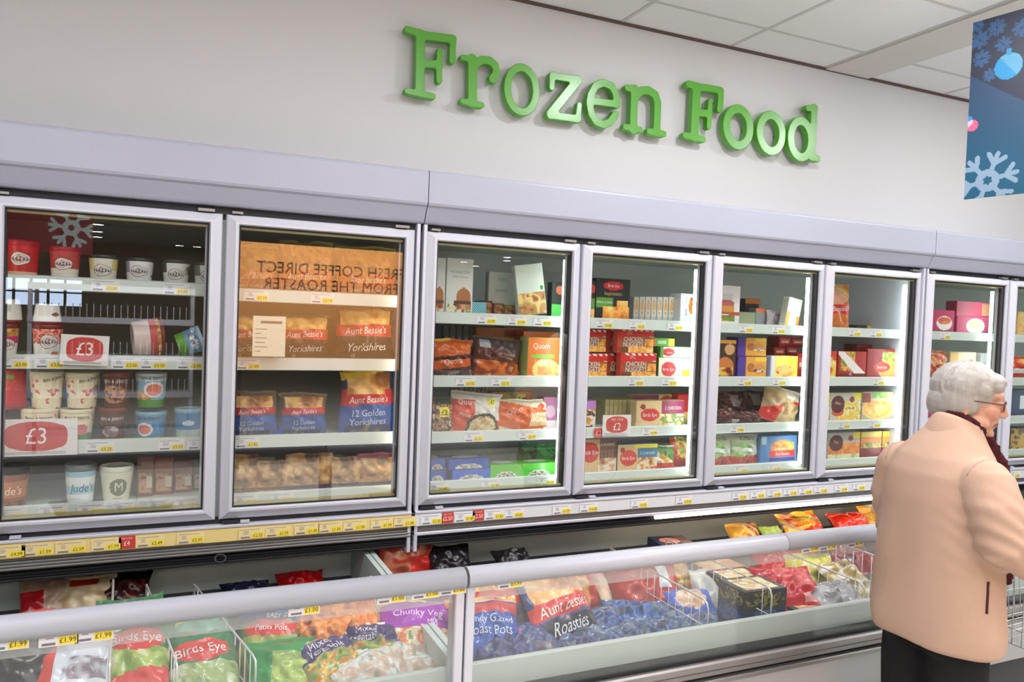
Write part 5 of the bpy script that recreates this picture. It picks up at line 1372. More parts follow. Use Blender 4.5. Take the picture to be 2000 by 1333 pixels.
for i, (px, py, yy, rz, ry) in enumerate(((772, 1296, -.84, 28, 8), (836, 1282, -.82, -24, -6), (716, 1322, -.92, 34, 4), (858, 1318, -.92, -10, 0))):
    fb(['pale clear bag showing its back seam, near the end post', 'pale clear bag with grey folds under the magenta one', 'pale clear bag slanting at the front glass', 'dull clear bag at the bottom by the end post'][i], px, py, yy, .24, .17, .035, 62, rz, (186, 180, 170), [('F', 0, 0, 1, .8, [(170, 160, 150), (196, 170, 150), (206, 206, 200), (150, 150, 140)], 5), ('r', 0, .82, 1, 1, (206, 212, 210))], group=V1, ry=ry, lump=.35)
B1 = 'shadowed bags along the back of the near chest freezer'
fb('red and white bag in the shadow at the back of the near chest', 95, 1192, .14, .2, .24, .05, 30, 6, (176, 150, 130), [('r', 0, .5, .4, .8, (170, 30, 36)), ('r', .5, 0, 1, .3, (190, 180, 176))], group=B1)
fb('cream bag with a red tab at the back of the near chest', 165, 1186, .12, .2, .24, .05, 34, -6, (206, 186, 150), [('F', 0, .2, 1, .7, [(190, 160, 120), (214, 196, 160)], 4), ('r', .2, .8, .7, .95, (180, 50, 30))], group=B1)
fb('black and dark red bag at the back of the near chest', 236, 1172, .14, .22, .22, .05, 34, 2, (30, 22, 22), [('F', .2, .3, .9, .8, [(90, 30, 28), (50, 24, 24), (110, 50, 40)], 5)], group=B1)
fb('deep red bag just above the white rail in the middle of the near chest', 590, 1148, .14, .2, .18, .05, 60, 0, (170, 16, 22), group=B1)
fb('navy bag just above the white rail of the near chest', 480, 1164, .12, .2, .15, .04, 60, 0, (34, 34, 62), group=B1)
B2 = 'bags along the back of the roast potato chest freezer'
fb('tall orange-red bag leaning in the shadow beyond the freezer joint', 795, 1092, .10, .28, .26, .05, 14, 6, (170, 84, 60), [('F', 0, .3, 1, .9, [(150, 70, 50), (190, 110, 80), (170, 60, 44), (206, 140, 100)], 4), ('e', .75, .35, .25, .2, (196, 50, 40))], group=B2)
fb('black bag beside the tall orange-red bag', 882, 1104, .05, .2, .2, .05, 40, 0, (30, 26, 30), group=B2)
fb('black bag farther along, only its top above the rail', 1003, 1098, .0, .18, .15, .05, 60, 0, (36, 32, 34), group=B2)
V2 = 'roast potato bags in the chest freezer'
POT = [(176, 110, 60), (206, 140, 80), (230, 176, 110), (240, 200, 140)]
RST = [('F', .05, .52, .95, .95, POT, 4), ('d', .36, .40, .56, .60, (206, 52, 48)), ('r', 0, 0, 1, .36, (36, 34, 56)), ('F', 0, .0, .4, .12, [(206, 180, 120), (36, 34, 56)], 6)]
RT = [(AB, .5, .48, .13, (250, 240, 234), .04, .85, .2), ('Roasties', .5, .25, .15, (230, 232, 240), .04, .85, .2), ('Crispy & Fluffy', .5, .12, .06, (210, 214, 230), .04)]
fb('golden roast potato bag with dark lettering band at the near end', 962, 1176, -.74, .25, .24, .05, 46, -12, (60, 56, 90), RST, [('Roasties', .45, .22, .15, (226, 226, 236), -.06, .85, .2)], group=V2)
fb('blue bag with red header and white words at the near end', 950, 1232, -.86, .25, .25, .055, 50, -8, (48, 84, 164), [('r', 0, .66, 1, .82, (196, 70, 66)), ('F', 0, .84, 1, 1, POT, 5)], [('Honey Glazed', .5, .56, .1, (214, 222, 240), -.05), ('Roast Pots', .5, .42, .12, (214, 222, 240), -.05)], group=V2)
fb('big roast potato bag standing highest among the blue bags', 1090, 1188, -.80, .30, .29, .06, 40, 16, (60, 70, 130), RST, RT, group=V2)
fb('blue bag with a small red patch in front of the big roast potato bag', 1028, 1262, -.90, .26, .18, .05, 58, 6, (66, 74, 120), [('r', .05, .5, .4, .9, (196, 66, 62)), ('F', .3, .1, .9, .4, [(66, 74, 120), (100, 90, 110), (140, 130, 130)], 4)], [("Aunt", .22, .7, .13, WHITE)], group=V2)
for i, (px, py, yy, rz, c) in enumerate(((1178, 1232, -.76, 18, (46, 70, 122)), (1240, 1212, -.66, -22, (54, 82, 140)), (1325, 1216, -.70, 14, (52, 72, 118)), (1286, 1250, -.84, -16, (62, 80, 120)), (1140, 1272, -.92, 9, (60, 68, 104)), (985, 1284, -.94, -8, (62, 66, 110)), (1222, 1266, -.92, 22, (58, 76, 116)), (1362, 1240, -.86, -9, (60, 78, 116)))):
    fb(['blue potato bag right of the big roast potato bag', 'blue potato bag under the large red bag', 'blue potato bag below the white label', 'blue potato bag near the front glass, in the middle', 'dull blue bag at the front glass below the big roast bag', 'violet-blue bag at the front glass by the end post', 'blue crumpled bag at the front glass, second in the middle', 'blue crumpled bag at the front glass next to the white bag'][i],
       px, py, yy, .25, .19, .05, 58, rz, c, [('F', 0, 0, 1, 1, [c, tuple(int(v * .6) for v in c), tuple(min(255, int(v * 1.25)) for v in c), c, (96, 112, 130)], 4), ('F', .2, .84, .9, .93, [c, (130, 156, 166), c], 9)], group=V2, lump=.35)
fb('shiny blue bag with a golden window beside the white bag', 1352, 1186, -.66, .22, .18, .05, 58, -10, (70, 100, 190), [('E', .45, .6, .3, .3, [(206, 150, 110), (226, 196, 170), (150, 110, 90)], 5)], group=V2)
fb('red-ended clear potato bag behind the big roast bag', 1140, 1148, -.40, .24, .2, .05, 40, 0, (196, 150, 110), [('r', .5, 0, 1, 1, (186, 56, 52)), ('F', 0, 0, .5, 1, POT, 4)], group=V2)
fb('pinkish clear chip bag between the two red bags', 1192, 1146, -.42, .2, .26, .05, 40, 24, (206, 176, 150), [('F', 0, 0, 1, .7, [(190, 140, 100), (222, 190, 160), (236, 216, 200)], 6), ('r', 0, .7, 1, .85, (226, 150, 150))], group=V2)
lr = fb('large plain red bag with a white label, the reddest in the chest', 1262, 1160, -.52, .34, .30, .08, 40, -6, (170, 50, 46), [('r', 0, .9, 1, 1, (150, 44, 44)), ('r', .62, .5, .82, .82, (214, 224, 224))], group=V2)
fb('clear bag of golden chips behind the large red bag', 1306, 1122, -.36, .24, .2, .05, 40, 0, (214, 170, 110), [('F', 0, 0, 1, 1, [(190, 130, 70), (226, 180, 110), (240, 206, 150)], 8)], lump=.4, lscale=14, group=V2)
fb('white crumpled bag standing against the wire panel', 1396, 1172, -.62, .2, .26, .07, 34, -20, (214, 214, 204), [('F', 0, 0, 1, .4, [(214, 206, 190), (190, 170, 140)], 4)], lump=.5, group=V2)
# wire panels between the rows
def wire_panel(label, px, py, sk=0., y0=-.98, y1=-.30, zb=.43, y_at=-.98):
    x, zt_ = P(px, py, y_at)
    mb = MB()
    c = .03
    xs = lambda y: x + sk * (y - y0) / (y1 - y0)
    loop = [(xs(y1), y1, zb), (x, y0, zb), (x, y0, zt_ - c), (x, y0 + c * .3, zt_ - c * .3), (xs(y0 + c), y0 + c, zt_), (xs(y1), y1, zt_)]
    mb.tube(loop, .0035, 6, closed=True)
    root = mb.build('wire_divider', M_WIRE)
    tag(root, label, 'divider', 'white wire panels in the chest freezers')
    n = 14
    for k in range(1, n):
        y = y0 + (y1 - y0) * k / n
        MB().tube([(xs(y), y, zb), (xs(y), y, zt_)], .0017, 5).build('wire', M_WIRE, root)
    MB().tube([(x + .003, y0, zb + (zt_ - zb) * .5), (xs(y1) + .003, y1, zb + (zt_ - zb) * .5)], .0017, 5).build('wire', M_WIRE, root)
    return x, zt_
for lb, px, py, sk in (('wire panel between the white bags and the pea bags', 214, 1296, -.03), ('wire panel between the pea bags and the dark green bags', 346, 1298, -.09), ('wire panel between the green bags and the blue-topped bag', 500, 1288, -.14),
                   ('wire panel right of the blue potato bags, beside the white bag', 1384, 1176, 0), ('wire panel between the boxes and the dark red bag', 1508, 1150, 0), ('wire panel beyond the yellow-green bag', 1690, 1142, 0), ('wire panel farthest along the chest, by the pale coat', 1760, 1104, 0)):
    wire_panel(lb, px, py, sk)
def stack_box(label, px, py, y, w_, d, h, rz, base, front, topspec, group=None):
    """flat carton lying in the chest: printed top and patterned sides"""
    x, z = P(px, py, y)
    mb = MB().box(-w_ / 2, -d / 2, 0, w_ / 2, d / 2, h - .0004, base, ch=.0015)
    n = 26
    g = np.linspace(0, 1, n + 1)
    uc, vc = np.meshgrid((g[1:] + g[:-1]) / 2, (g[1:] + g[:-1]) / 2, indexing='ij')
    fq = [(i * (n + 1) + j, (i + 1) * (n + 1) + j, (i + 1) * (n + 1) + j + 1, i * (n + 1) + j + 1) for i in range(n) for j in range(n)]
    mb.add([((u - .5) * w_ * .985, (v - .5) * d * .985, h) for u in g for v in g], fq, cols=tone(uc, vc, base, topspec).reshape(-1, 3))
    mb.add([((u - .5) * w_ * .985, -d / 2 - .0004, v * h) for u in g for v in g], fq, cols=tone(uc, vc, base, front, w_ / h).reshape(-1, 3))
    mb.add([(-w_ / 2 - .0004, (.5 - u) * d * .985, v * h) for u in g for v in g], fq, cols=tone(uc, vc, base, front, d / h).reshape(-1, 3))
    o = mb.build('frozen_carton', M_CARD, loc=(x, y, z - h), rot=(0, 0, math.radians(rz)))
    return tag(o, label, 'box', group)
PAT = [('E', .5, .5, .46, .46, [(40, 40, 46), (40, 40, 46), (150, 140, 60), (60, 56, 50)], 6)]
TOPC = [('F', .1, .1, .9, .9, [(214, 180, 120), (232, 214, 170), (190, 150, 110), (236, 226, 206)], 4)]
for i, (px, py, yy, b_, tp) in enumerate(((1470, 1140, -.82, (60, 58, 56), TOPC), (1440, 1122, -.66, (70, 52, 60), TOPC), (1410, 1106, -.48, (80, 60, 54), [('F', 0, 0, 1, 1, [(226, 170, 90), (206, 140, 80), (236, 200, 130)], 3)]))):
    for k in range(2):
        o = stack_box([['beige-topped carton at the front of the wire bay, upper of two', 'dark patterned carton under the front beige-topped one'], ['beige-topped carton in the middle of the wire bay, upper of two', 'dark patterned carton under the middle beige-topped one'], ['golden-topped carton at the back of the wire bay, upper of two', 'dark patterned carton under the golden-topped one']][i][k],
                  px, py, yy, .21, .16, .075, -2 + i, b_ if k == 0 else (44, 56, 90), PAT if k == 0 else [('E', .5, .5, .46, .46, [(44, 60, 100), (90, 110, 150), (44, 60, 100)], 6)], tp, 'cartons in the wire bay')
        o.location.z -= k * .0765
for k, (b_, fr_) in enumerate((((60, 56, 50), PAT), ((50, 50, 60), PAT))):
    o = stack_box(['dark carton with yellow discs under the red bag', 'dark carton with yellow discs, lowest under the red bag'][k], 1566, 1172, -.84, .24, .2, .075, 2, b_, fr_, TOPC, 'cartons in the wire bay')
    o.location.z -= k * .0765
fb('crimson bag lying on the dark cartons in the middle wire bay', 1545, 1150, -.80, .27, .25, .045, 66, -14, (176, 30, 44), [('F', .3, .4, .9, .9, [(190, 40, 50), (206, 90, 90), (170, 26, 40)], 4), ('r', .55, .12, .75, .32, (200, 130, 126))], lump=.4, group='bags in the wire bays')
fb('crimson bag at the back of the middle wire bay', 1520, 1104, -.50, .24, .24, .045, 60, -8, (190, 34, 44), [('r', 0, .8, 1, 1, (226, 190, 160))], group='bags in the wire bays')
fb('yellow-green bag in the wire bay beside the crimson bags', 1590, 1122, -.62, .26, .24, .05, 58, -14, (196, 180, 80), [('F', 0, 0, 1, 1, [(150, 150, 50), (206, 196, 90), (220, 206, 130)], 4)], group='bags in the wire bays')
fb('shiny silver and ochre bag near the coat', 1655, 1136, -.74, .24, .22, .05, 56, 8, (170, 150, 100), [('F', 0, 0, 1, 1, [(120, 90, 40), (206, 200, 180), (170, 140, 70), (230, 230, 224)], 4)], lump=.5, group='bags in the wire bays')
fb('clear grey bag at the front glass near the coat', 1640, 1176, -.90, .28, .2, .05, 60, 4, (140, 136, 140), [('F', 0, 0, 1, 1, [(120, 116, 120), (170, 166, 170), (100, 96, 98)], 4)], lump=.5, group='bags in the wire bays')
fb('dark red bag in the far wire bay', 1660, 1086, -.52, .26, .22, .05, 54, 0, (96, 26, 34), [('F', 0, 0, 1, 1, [(70, 20, 28), (130, 40, 48), (150, 90, 90)], 4)], group='bags in the wire bays')
fb('copper-coloured bag behind the crimson one', 1565, 1088, -.42, .22, .2, .05, 50, 0, (190, 96, 60), group='bags in the wire bays')
stack_box('navy carton with a pink sausage print on the rear ledge', 1312, 1056, .08, .2, .16, .05, -8, (40, 52, 76), [('F', 0, 0, 1, 1, [(40, 52, 76), (50, 64, 90)], 3)], [('e', .45, .5, .3, .3, (236, 150, 130)), ('r', .7, 0, 1, 1, (120, 96, 90))])
fb('yellow and brown striped bag on the rear ledge', 1456, 1056, .05, .2, .2, .05, 40, -10, (226, 180, 80), [('s', .5, 0, 1, 1, (170, 90, 50), 3), ('F', 0, 0, .5, 1, [(240, 200, 90), (226, 160, 60)], 4)], group=B2)
fb('large yellow and red bag rising above the rear ledge under the lamp', 1572, 1042, .06, .32, .26, .06, 40, 6, (240, 170, 50), [('d', -.1, .2, .45, .65, (220, 60, 30)), ('F', .1, .6, .9, 1, [(244, 196, 60), (236, 150, 40), (220, 80, 40)], 4), ('r', 0, 0, 1, .2, (226, 120, 60))], lump=.4, group=B2)
fb('plain bright red bag on the rear ledge beside the coat', 1664, 1030, .06, .28, .2, .07, 50, 0, (222, 44, 20), [('r', .4, .5, .8, .56, (236, 150, 130))], group=B2)
fb('yellow bag half hidden behind the coat on the rear ledge', 1712, 1018, .10, .2, .2, .06, 40, 0, (240, 180, 60), group=B2)
fb('small green and yellow bag in front of the large yellow and red one', 1512, 1050, .0, .14, .14, .04, 50, 0, (150, 170, 70), [('r', 0, 0, 1, .5, (230, 120, 50))], group=B2)

# ---------------------------------------------------------------- the shopper
WX, WYY = 1.365, -1.47
pw = tag(empty('person', (WX, WYY, 0), math.radians(-4)), 'grey-haired person in a pale peach coat and maroon scarf pushing a trolley', 'person')


def loft(mb, rings, n=36):
    vs, fs = [], []
    for (z, cx, cy, hx, hy, *e) in rings:
        p = e[0] if e else 2.2
        for k in range(n):
            a = 2 * math.pi * k / n
            c, s = math.cos(a), math.sin(a)
            vs.append((cx + hx * math.copysign(abs(c) ** (2 / p), c), cy + hy * math.copysign(abs(s) ** (2 / p), s), z))
    L = len(rings)
    for i in range(L - 1):
        for k in range(n):
            fs.append((i * n + k, i * n + (k + 1) % n, (i + 1) * n + (k + 1) % n, (i + 1) * n + k))
    fs.append(tuple(range(n))[::-1])
    fs.append(tuple((L - 1) * n + k for k in range(n)))
    return mb.add(vs, fs, smooth=True)


def fuse(mb, name, mats, parent, voxel, smooth=4, disp=None, colf=None):
    """melt overlapping shapes into one continuous skin"""
    t = mb.build('tmp', mats)
    m = t.modifiers.new('r', 'REMESH')
    m.mode = 'VOXEL'
    m.voxel_size = voxel
    s = t.modifiers.new('s', 'SMOOTH')
    s.iterations = smooth
    dg = bpy.context.evaluated_depsgraph_get()
    me = bpy.data.meshes.new_from_object(t.evaluated_get(dg))
    bpy.data.objects.remove(t)
    n = len(me.vertices)
    co_ = np.empty(n * 3)
    me.vertices.foreach_get('co', co_)
    co_ = co_.reshape(-1, 3)
    if disp:
        no = np.empty(n * 3, np.float32)
        me.vertex_normals.foreach_get('vector', no)
        co_ = co_ + no.reshape(-1, 3) * disp(co_)[:, None]
        me.vertices.foreach_set('co', co_.ravel())
    me.polygons.foreach_set('use_smooth', [True] * len(me.polygons))
    me.materials.clear()
    for k in (mats if isinstance(mats, list) else [mats]):
        me.materials.append(k)
    if colf:
        at = me.color_attributes.new('Col', 'FLOAT_COLOR', 'POINT')
        c = colf(co_) / 255
        c = np.where(c <= .0405, c / 12.92, ((c + .055) / 1.055) ** 2.4)
        at.data.foreach_set('color', np.concatenate([c, np.ones((n, 1))], 1).astype(np.float32).ravel())
    me.update()
    o = bpy.data.objects.new(name, me)
    COL.objects.link(o)
    o.parent = parent
    return o


M_SKIN = printmat('printed_skin', .5, bump=.12, bscale=160)
M_COAT = mat('coat_cloth', (192, 159, 139), .85, bump=.25, bscale=420, mottle=.03, spec=.2)
M_COATD = mat('coat_seam', (150, 112, 88), .9, spec=.2)
M_HAIR = mat('grey_hair', (166, 160, 154), .45, bump=.5, bscale=60, mottle=.26, stretch=(1, 1, .15))
M_TROUSER = mat('black_trousers', (34, 32, 34), .85, spec=.2)
M_SCARF = mat('maroon_scarf', (74, 34, 38), .95, bump=1., bscale=90, mottle=.3, spec=.1)
HC = Vector((.098, -.005, 1.428))                       # middle of the skull
HR = Matrix.Rotation(math.radians(-48), 3, 'Z') @ Matrix.Rotation(math.radians(9), 3, 'Y')
hp = lambda x, y, z: tuple(HC + HR @ Vector((x, y, z)))
b = MB()
hb = lambda c, r: b.ball(hp(*c), r, 10, rot=HR)
hb((-.012, 0, .012), (.098, .076, .092))
hb((.03, 0, -.05), (.062, .060, .066))
hb((.058, 0, -.098), (.028, .030, .024))
hb((.074, 0, -.108), (.018, .02, .016))
hb((.07, 0, .022), (.026, .055, .022))
for sg in (-1, 1):
    hb((.062, .034 * sg, -.035), (.03, .026, .03))
    hb((.03, .055 * sg, -.075), (.04, .014, .022))
    hb((.078, .032 * sg, -.004), (.016, .018, .011))
    hb((-.012, .076 * sg, -.03), (.019, .008, .03))
    hb((-.008, .078 * sg, -.055), (.009, .006, .01))
    hb((.098, .011 * sg, -.042), (.010, .008, .008))
b.tube([hp(.086, 0, .012), hp(.101, 0, -.018), hp(.109, 0, -.036), hp(.102, 0, -.046)], [.009, .010, .0115, .009], 8)
hb((.086, 0, -.068), (.012, .022, .006))
hb((.083, 0, -.079), (.012, .020, .006))
b.tube([hp(-.02, 0, -.05), (.075, 0, 1.33), (.05, 0, 1.26), (.03, 0, 1.16)], [.056, .054, .06, .08], 14)
loft(b, [(.62, 0, 0, .12, .16), (.8, 0, 0, .13, .17), (1.0, 0, 0, .11, .15), (1.18, .0, 0, .10, .15), (1.25, .02, 0, .07, .12)])
ARM = {-1: [(-.02, -.17, 1.19), (-.045, -.228, 1.09), (-.055, -.256, 1.01), (.09, -.238, .95), (.22, -.195, .895)], 1: [(.0, .17, 1.19), (.0, .2, 1.06), (.02, .205, .96), (.12, .195, .91), (.24, .185, .885)]}
HX = .318                                             # the trolley handle
HZ = .885
for sg in (-1, 1):
    a_ = ARM[sg]
    b.tube(a_, [.055, .048, .044, .036, .026], 12)
    hy = a_[-1][1]
    b.ball((.266, hy, .893), (.046, .038, .017), 8)
    for k in range(4):
        y = hy + (-.030 + .020 * k)
        r = (.0085, .0092, .009, .0078)[k if sg > 0 else 3 - k]
        ln = (.9, 1., .97, .85)[k if sg > 0 else 3 - k]
        b.tube([(.29, y, .898), (HX - .002, y, HZ + .0235 * ln + .002), (HX + .0235, y, HZ + .010), (HX + .019, y, HZ - .016), (HX + .002, y, HZ - .023)], [r * 1.1, r * 1.05, r, r * .95, r * .8], 8)
    ty = hy - sg * .036
    b.tube([(.256, ty, .888), (.282, ty - sg * .014, .876), (HX - .014, ty - sg * .01, HZ - .017), (HX + .010, ty - sg * .004, HZ - .021)], [.0125, .0115, .010, .008], 8)
for sg in (-1, 1):
    b.tube([(0, .085 * sg, .64), (.0, .088 * sg, .42), (-.005, .09 * sg, .12), (-.005, .09 * sg, .06)], [.075, .055, .042, .04], 12)


def skin(c):
    o = np.empty((len(c), 3))
    o[:] = (200, 152, 128)
    q = (c - np.array(HC)) @ np.array(HR)
    n = noise2(q[:, 1] * 30 + q[:, 0] * 20, q[:, 2] * 30, 1.5)
    o += ((n - .5) * 16)[:, None]
    ck = np.exp(-(((q[:, 0] - .065) / .03) ** 2 + ((np.abs(q[:, 1]) - .045) / .03) ** 2 + ((q[:, 2] + .045) / .028) ** 2))
    o += ck[:, None] * np.array((4, -12, -10))
    lip = (q[:, 0] > .078) & (np.abs(q[:, 1]) < .022) & (np.abs(q[:, 2] + .074) < .009)
    o[lip] = (176, 104, 98)
    line = lip & (np.abs(q[:, 2] + .0735) < .002)
    o[line] = (110, 60, 56)
    eye = np.exp(-(((np.abs(q[:, 1]) - .033) / .018) ** 2 + ((q[:, 2] - .0) / .009) ** 2)) * (q[:, 0] > .06)
    o -= eye[:, None] * np.array((40, 40, 36))
    return o.clip(0, 255)


fuse(b, 'body', M_SKIN, pw, .0048, 3, colf=skin)
for sg in (-1, 1):
    e = MB().ball((0, 0, 0), .0095, 8, col=(226, 220, 214)).ball((.0055, 0, 0), (.0046, .0046, .0046), 6, col=(60, 54, 50))
    e.build('eye', M_TUB, pw, loc=hp(.082, .033 * sg, -.001), rot=HR.to_euler())
# glasses
g = MB()
for sg in (-1, 1):
    g.tube([hp(.099 - .10 * abs(.036 + .022 * math.cos(a) - .036) * (1 if math.cos(a) > 0 else .3), sg * (.036 + .024 * math.cos(a)), -.006 + .018 * math.sin(a)) for a in np.linspace(0, 2 * math.pi, 19)[:-1]], .0014, 5, closed=True)
    g.tube([hp(.094, .060 * sg, .0), hp(.06, .074 * sg, -.002), hp(.0, .081 * sg, -.006), hp(-.03, .08 * sg, -.02)], .002, 5)
g.tube([hp(.102, -.012, 0), hp(.106, 0, .003), hp(.102, .012, 0)], .0014, 5)
g.build('glasses', mat('spectacle_frame', (80, 40, 36), .35), pw)
# hair: a cap with combed locks
h = MB()
hh = lambda c, r: h.ball(hp(*c), r, 12, rot=HR)
hh((-.02, 0, .022), (.104, .084, .090))
hh((-.058, 0, -.03), (.070, .080, .076))
for sg in (-1, 1):
    hh((-.03, .062 * sg, -.012), (.060, .026, .058))
    hh((.012, .060 * sg, .032), (.040, .022, .032))
hh((.050, 0, .064), (.044, .062, .032))
hh((.060, -.028, .052), (.028, .034, .024))
rr = random.Random(3)
for k in range(190):
    a = rr.uniform(0, 2 * math.pi)
    fr_ = max(0, math.cos(a))
    end = math.radians(116 - 58 * fr_ ** .7 + rr.uniform(-6, 6))
    tw = rr.uniform(-.25, .25)
    pts, rs = [], []
    for i in range(8):
        t = i / 7
        p = .12 + (end - .12) * t
        aa = a + tw * t + (.18 * t if math.sin(a) > 0 else -.18 * t) * (fr_ > .2)
        pull = 1 + .02 * math.sin(3 * t + k) - .07 * max(0, t - .8) / .2
        pts.append(hp(-.018 + .106 * pull * math.sin(p) * math.cos(aa), 0.087 * pull * math.sin(p) * math.sin(aa), .020 + .094 * pull * math.cos(p) - .012 * max(0, t - .75)))
        rs.append(.0075 * (1 - .55 * t) * rr.uniform(.8, 1.15))
    h.tube(pts, rs, 6)
fuse(h, 'hair', M_HAIR, pw, .0036, 1)
# coat
c = MB()
loft(c, [(.632, -.008, 0, .150, .226), (.68, -.008, 0, .154, .228), (.76, -.008, 0, .152, .220), (.88, -.010, 0, .148, .210), (1.0, -.012, 0, .145, .201), (1.10, -.010, 0, .144, .193), (1.18, -.004, 0, .138, .180), (1.235, .006, 0, .124, .155), (1.28, .020, 0, .102, .118), (1.315, .034, 0, .084, .088), (1.345, .044, 0, .074, .074)], 40)
for sg in (-1, 1):
    c.tube([ARM[sg][0][:2] + (1.175,)] + ARM[sg][1:], [.084, .080, .077, .070, .058], 16)
    c.ball((ARM[sg][0][0], ARM[sg][0][1], 1.165), (.088, .074, .088), 10)


def folds(v):
    x, y, z = v[:, 0], v[:, 1], v[:, 2]
    d = (noise2(y * 3 + x * 2 + 5, z * 1.6, 2.) - .5) * .018 * np.clip((1.25 - z) / .3, 0, 1)
    d += (noise2(x * 9 + y * 7, z * 5 + y * 4, 1.6) - .5) * .011
    for sg in (-1, 1):
        e = np.array(ARM[sg][2])
        q = np.linalg.norm(v - e, axis=1)
        d += .006 * np.sin((x * .8 + z * 1.0) * 110 + 3 * noise2(y, z, 12)) * np.exp(-(q / .11) ** 2)
        s_ = np.array((ARM[sg][0][0] + .03, ARM[sg][0][1] * .92, 1.06))
        q = np.linalg.norm(v - s_, axis=1)
        d += .005 * np.sin((z - .6 * x) * 75) * np.exp(-(q / .09) ** 2)
    return d


coat = fuse(c, 'coat', M_COAT, pw, .0085, 5, disp=folds)
from mathutils.bvhtree import BVHTree
bvh = BVHTree.FromPolygons([v.co[:] for v in coat.data.vertices], [tuple(p.vertices) for p in coat.data.polygons])


def sewn(name, pts, r, mt):
    out = []
    for p in pts:
        q = bvh.find_nearest(Vector(p))
        if q[0] is not None:
            out.append(q[0] + q[1] * r * .15)
    return MB().tube(out, r, 5).build(name, mt, coat)


M_SEAM = mat('coat_stitching', (176, 142, 122), .9, spec=.2)
for sg in (-1, 1):
    sewn('armhole_seam', [(-.01 + .13 * math.cos(a), sg * (.155 + .02 * math.sin(a)), 1.14 + .14 * math.sin(a)) for a in np.linspace(math.radians(60), math.radians(150), 14)], .0016, M_SEAM)
k = MB()
cr = [(1.312, .038, 0, .094, .098), (1.338, .044, 0, .090, .090), (1.368, .050, 0, .080, .079), (1.378, .053, 0, .074, .072), (1.366, .053, 0, .068, .066), (1.325, .046, 0, .070, .070)]
vs, fs, n = [], [], 36
for (z, cx, cy, hx, hy) in cr:
    for i in range(n):
        a = 2 * math.pi * i / n
        vs.append((cx + hx * math.cos(a), cy + hy * math.sin(a), z - (.04 * (1 + math.cos(a)) if math.cos(a) > -.7 else .012 * (math.cos(a) + 1) / .3)))
for i in range(len(cr) - 1):
    for j in range(n):
        fs.append((i * n + j, i * n + (j + 1) % n, (i + 1) * n + (j + 1) % n, (i + 1) * n + j))
k.add(vs, fs, smooth=True)
k.build('collar', M_COAT, coat)
sewn('pocket_slit', [(-.035 - .001 * k, -.212, .875 - .012 * k) for k in range(9)], .0042, mat('pocket_shadow', (70, 34, 26), .9))
for i, z in enumerate((1.08, .95, .82)):
    MB().lathe([(.012, 0), (.013, .002), (.009, .004), (.001, .003)], 14, col=(120, 90, 70)).build('button', M_TUB, coat, loc=(.146, -.02, z), rot=(0, math.pi / 2, 0))
t = MB()
loft(t, [(.60, 0, 0, .13, .175), (.68, 0, 0, .12, .17)])
for sg in (-1, 1):
    t.tube([(0, .085 * sg, .66), (0, .09 * sg, .5), (0, .092 * sg, .3), (-.005, .094 * sg, .055)], [.1, .092, .084, .078], 16)
fuse(t, 'trousers', M_TROUSER, pw, .009, 4, disp=lambda v: (noise2(v[:, 0] * 8 + v[:, 1] * 9, v[:, 2] * 4, 2.) - .5) * .012)
for sg in (-1, 1):
    f = MB()
    f.ball((.05, .094 * sg, .035), (.125, .045, .032), 10).ball((-.03, .094 * sg, .05), (.055, .042, .048), 8)
    f.box(-.08, .094 * sg - .038, .0, .16, .094 * sg + .038, .02)
    fuse(f, 'shoe', mat('black_shoe', (26, 24, 24), .4), pw, .006, 3)
sc = MB()
sc.tube([(.066 + .056 * math.cos(a), .058 * math.sin(a), 1.338 - .03 * math.cos(a)) for a in np.linspace(0, 2 * math.pi, 25)[:-1]], .019, 10, closed=True)
for y0 in (-.035, .04):
    sc.tube([(.125, y0, 1.30), (.19, y0 * 1.1, 1.2), (.225, y0 * 1.2, 1.08), (.235, y0 * 1.3, .95), (.225, y0 * 1.4, .80)], [.03, .036, .04, .042, .036], 10)
fuse(sc, 'scarf', M_SCARF, pw, .007, 2, disp=lambda v: (noise2(v[:, 0] * 60 + v[:, 1] * 50, v[:, 2] * 60, 2.) - .5) * .014)

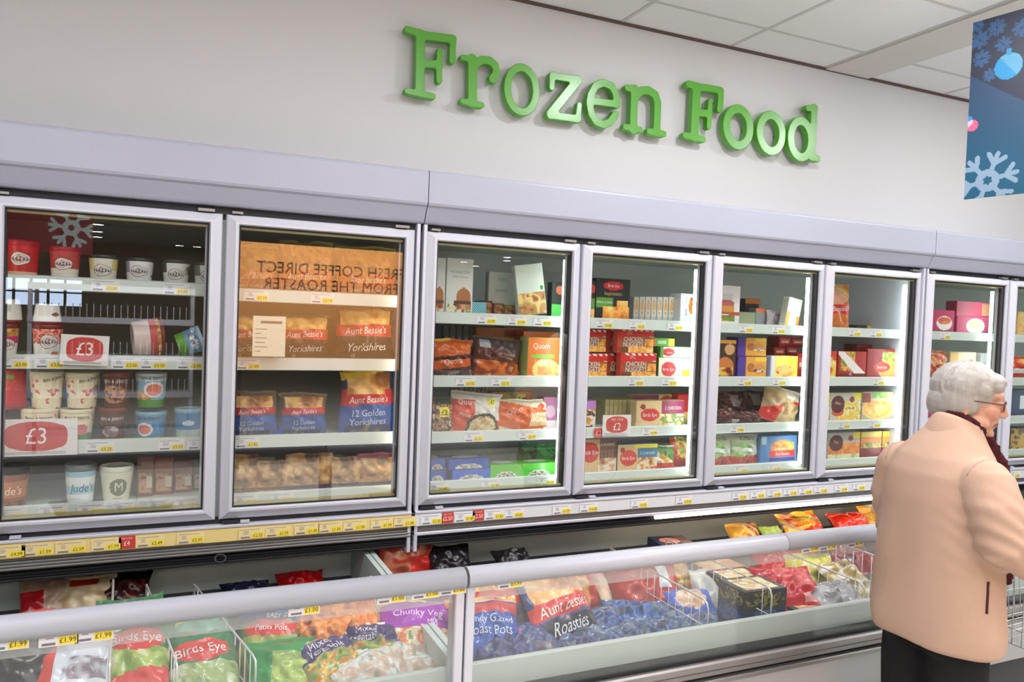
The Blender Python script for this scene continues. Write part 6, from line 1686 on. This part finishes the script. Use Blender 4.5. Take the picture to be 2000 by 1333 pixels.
# ---------------------------------------------------------------- shopping trolley
tr = tag(empty('shopping_trolley', (WX, WYY, 0), math.radians(-4)), 'chrome wire shopping trolley pushed by the grey-haired person', 'trolley')
MB().tube([(HX, -.27, HZ), (HX, .27, HZ)], .013, 10).build('handle', mat('trolley_grip', (70, 74, 80), .4), tr)
fr_ = MB()
for sg in (-1, 1):
    fr_.tube([(HX, .262 * sg, HZ), (HX + .03, .262 * sg, HZ - .01), (HX + .10, .25 * sg, HZ - .06), (HX + .11, .245 * sg, .60), (HX + .03, .235 * sg, .52), (HX + .0, .23 * sg, .36), (HX + .05, .23 * sg, .20), (HX + .75, .18 * sg, .17)], .0105, 8)
fr_.tube([(HX + .75, -.18, .17), (HX + .75, .18, .17)], .0105, 8)
fr_.tube([(HX + .05, -.23, .20), (HX + .05, .23, .20)], .0105, 8)
fr_.build('frame', M_CHROME, tr)
X0, X1 = HX + .10, HX + .86
def bpt(u, v, side):
    """points of the flared basket: u along its length, v up"""
    x = X0 + (X1 - X0) * u + (.05 * v if u > .5 else -.0 * v)
    y = (.215 - .05 * u + .03 * v) * side
    return (x, y, .53 + .08 * u + v * (.34 - .08 * u))
rim = MB().tube([bpt(0, 1, -1), bpt(1, 1, -1), bpt(1, 1, 1), bpt(0, 1, 1)], .005, 6, closed=True)
rim.build('basket_rim', M_CHROME, tr)
bk = MB()
for sg in (-1, 1):
    for i in range(27):
        bk.tube([bpt(i / 26, 0, sg), bpt(i / 26, 1, sg)], .0018, 4)
    for v in (0, .3, .65):
        bk.tube([bpt(0, v, sg), bpt(1, v, sg)], .0022, 4)
for i in range(13):
    q = -1 + 2 * i / 12
    for u in (0, 1):
        a, d = bpt(u, 0, q), bpt(u, 1, q)
        bk.tube([a, d], .0018, 4)
    bk.tube([bpt(0, 0, q), bpt(1, 0, q)], .0018, 4)
for i in range(8):
    bk.tube([bpt(i / 7, 0, -1), bpt(i / 7, 0, 1)], .0018, 4)
tag(bk.build('basket_wires', M_CHROME, tr), kind='stuff')
for x, sg in ((HX + .07, -1), (HX + .07, 1), (HX + .74, -1), (HX + .74, 1)):
    y = (.23 if x < HX + .3 else .18) * sg
    w_ = MB()
    w_.lathe([(.02, -.014), (.056, -.014), (.06, -.008), (.06, .008), (.056, .014), (.02, .014)], 20)
    wo_ = w_.build('wheel', M_DARK, tr, loc=(x, y, .06), rot=(math.pi / 2, 0, 0))
    MB().box(x - .016, y - .024, .05, x + .016, y - .018, .18).box(x - .016, y + .018, .05, x + .016, y + .024, .18).box(x - .016, y - .024, .165, x + .016, y + .024, .18).build('castor_fork', M_CHROME, tr)
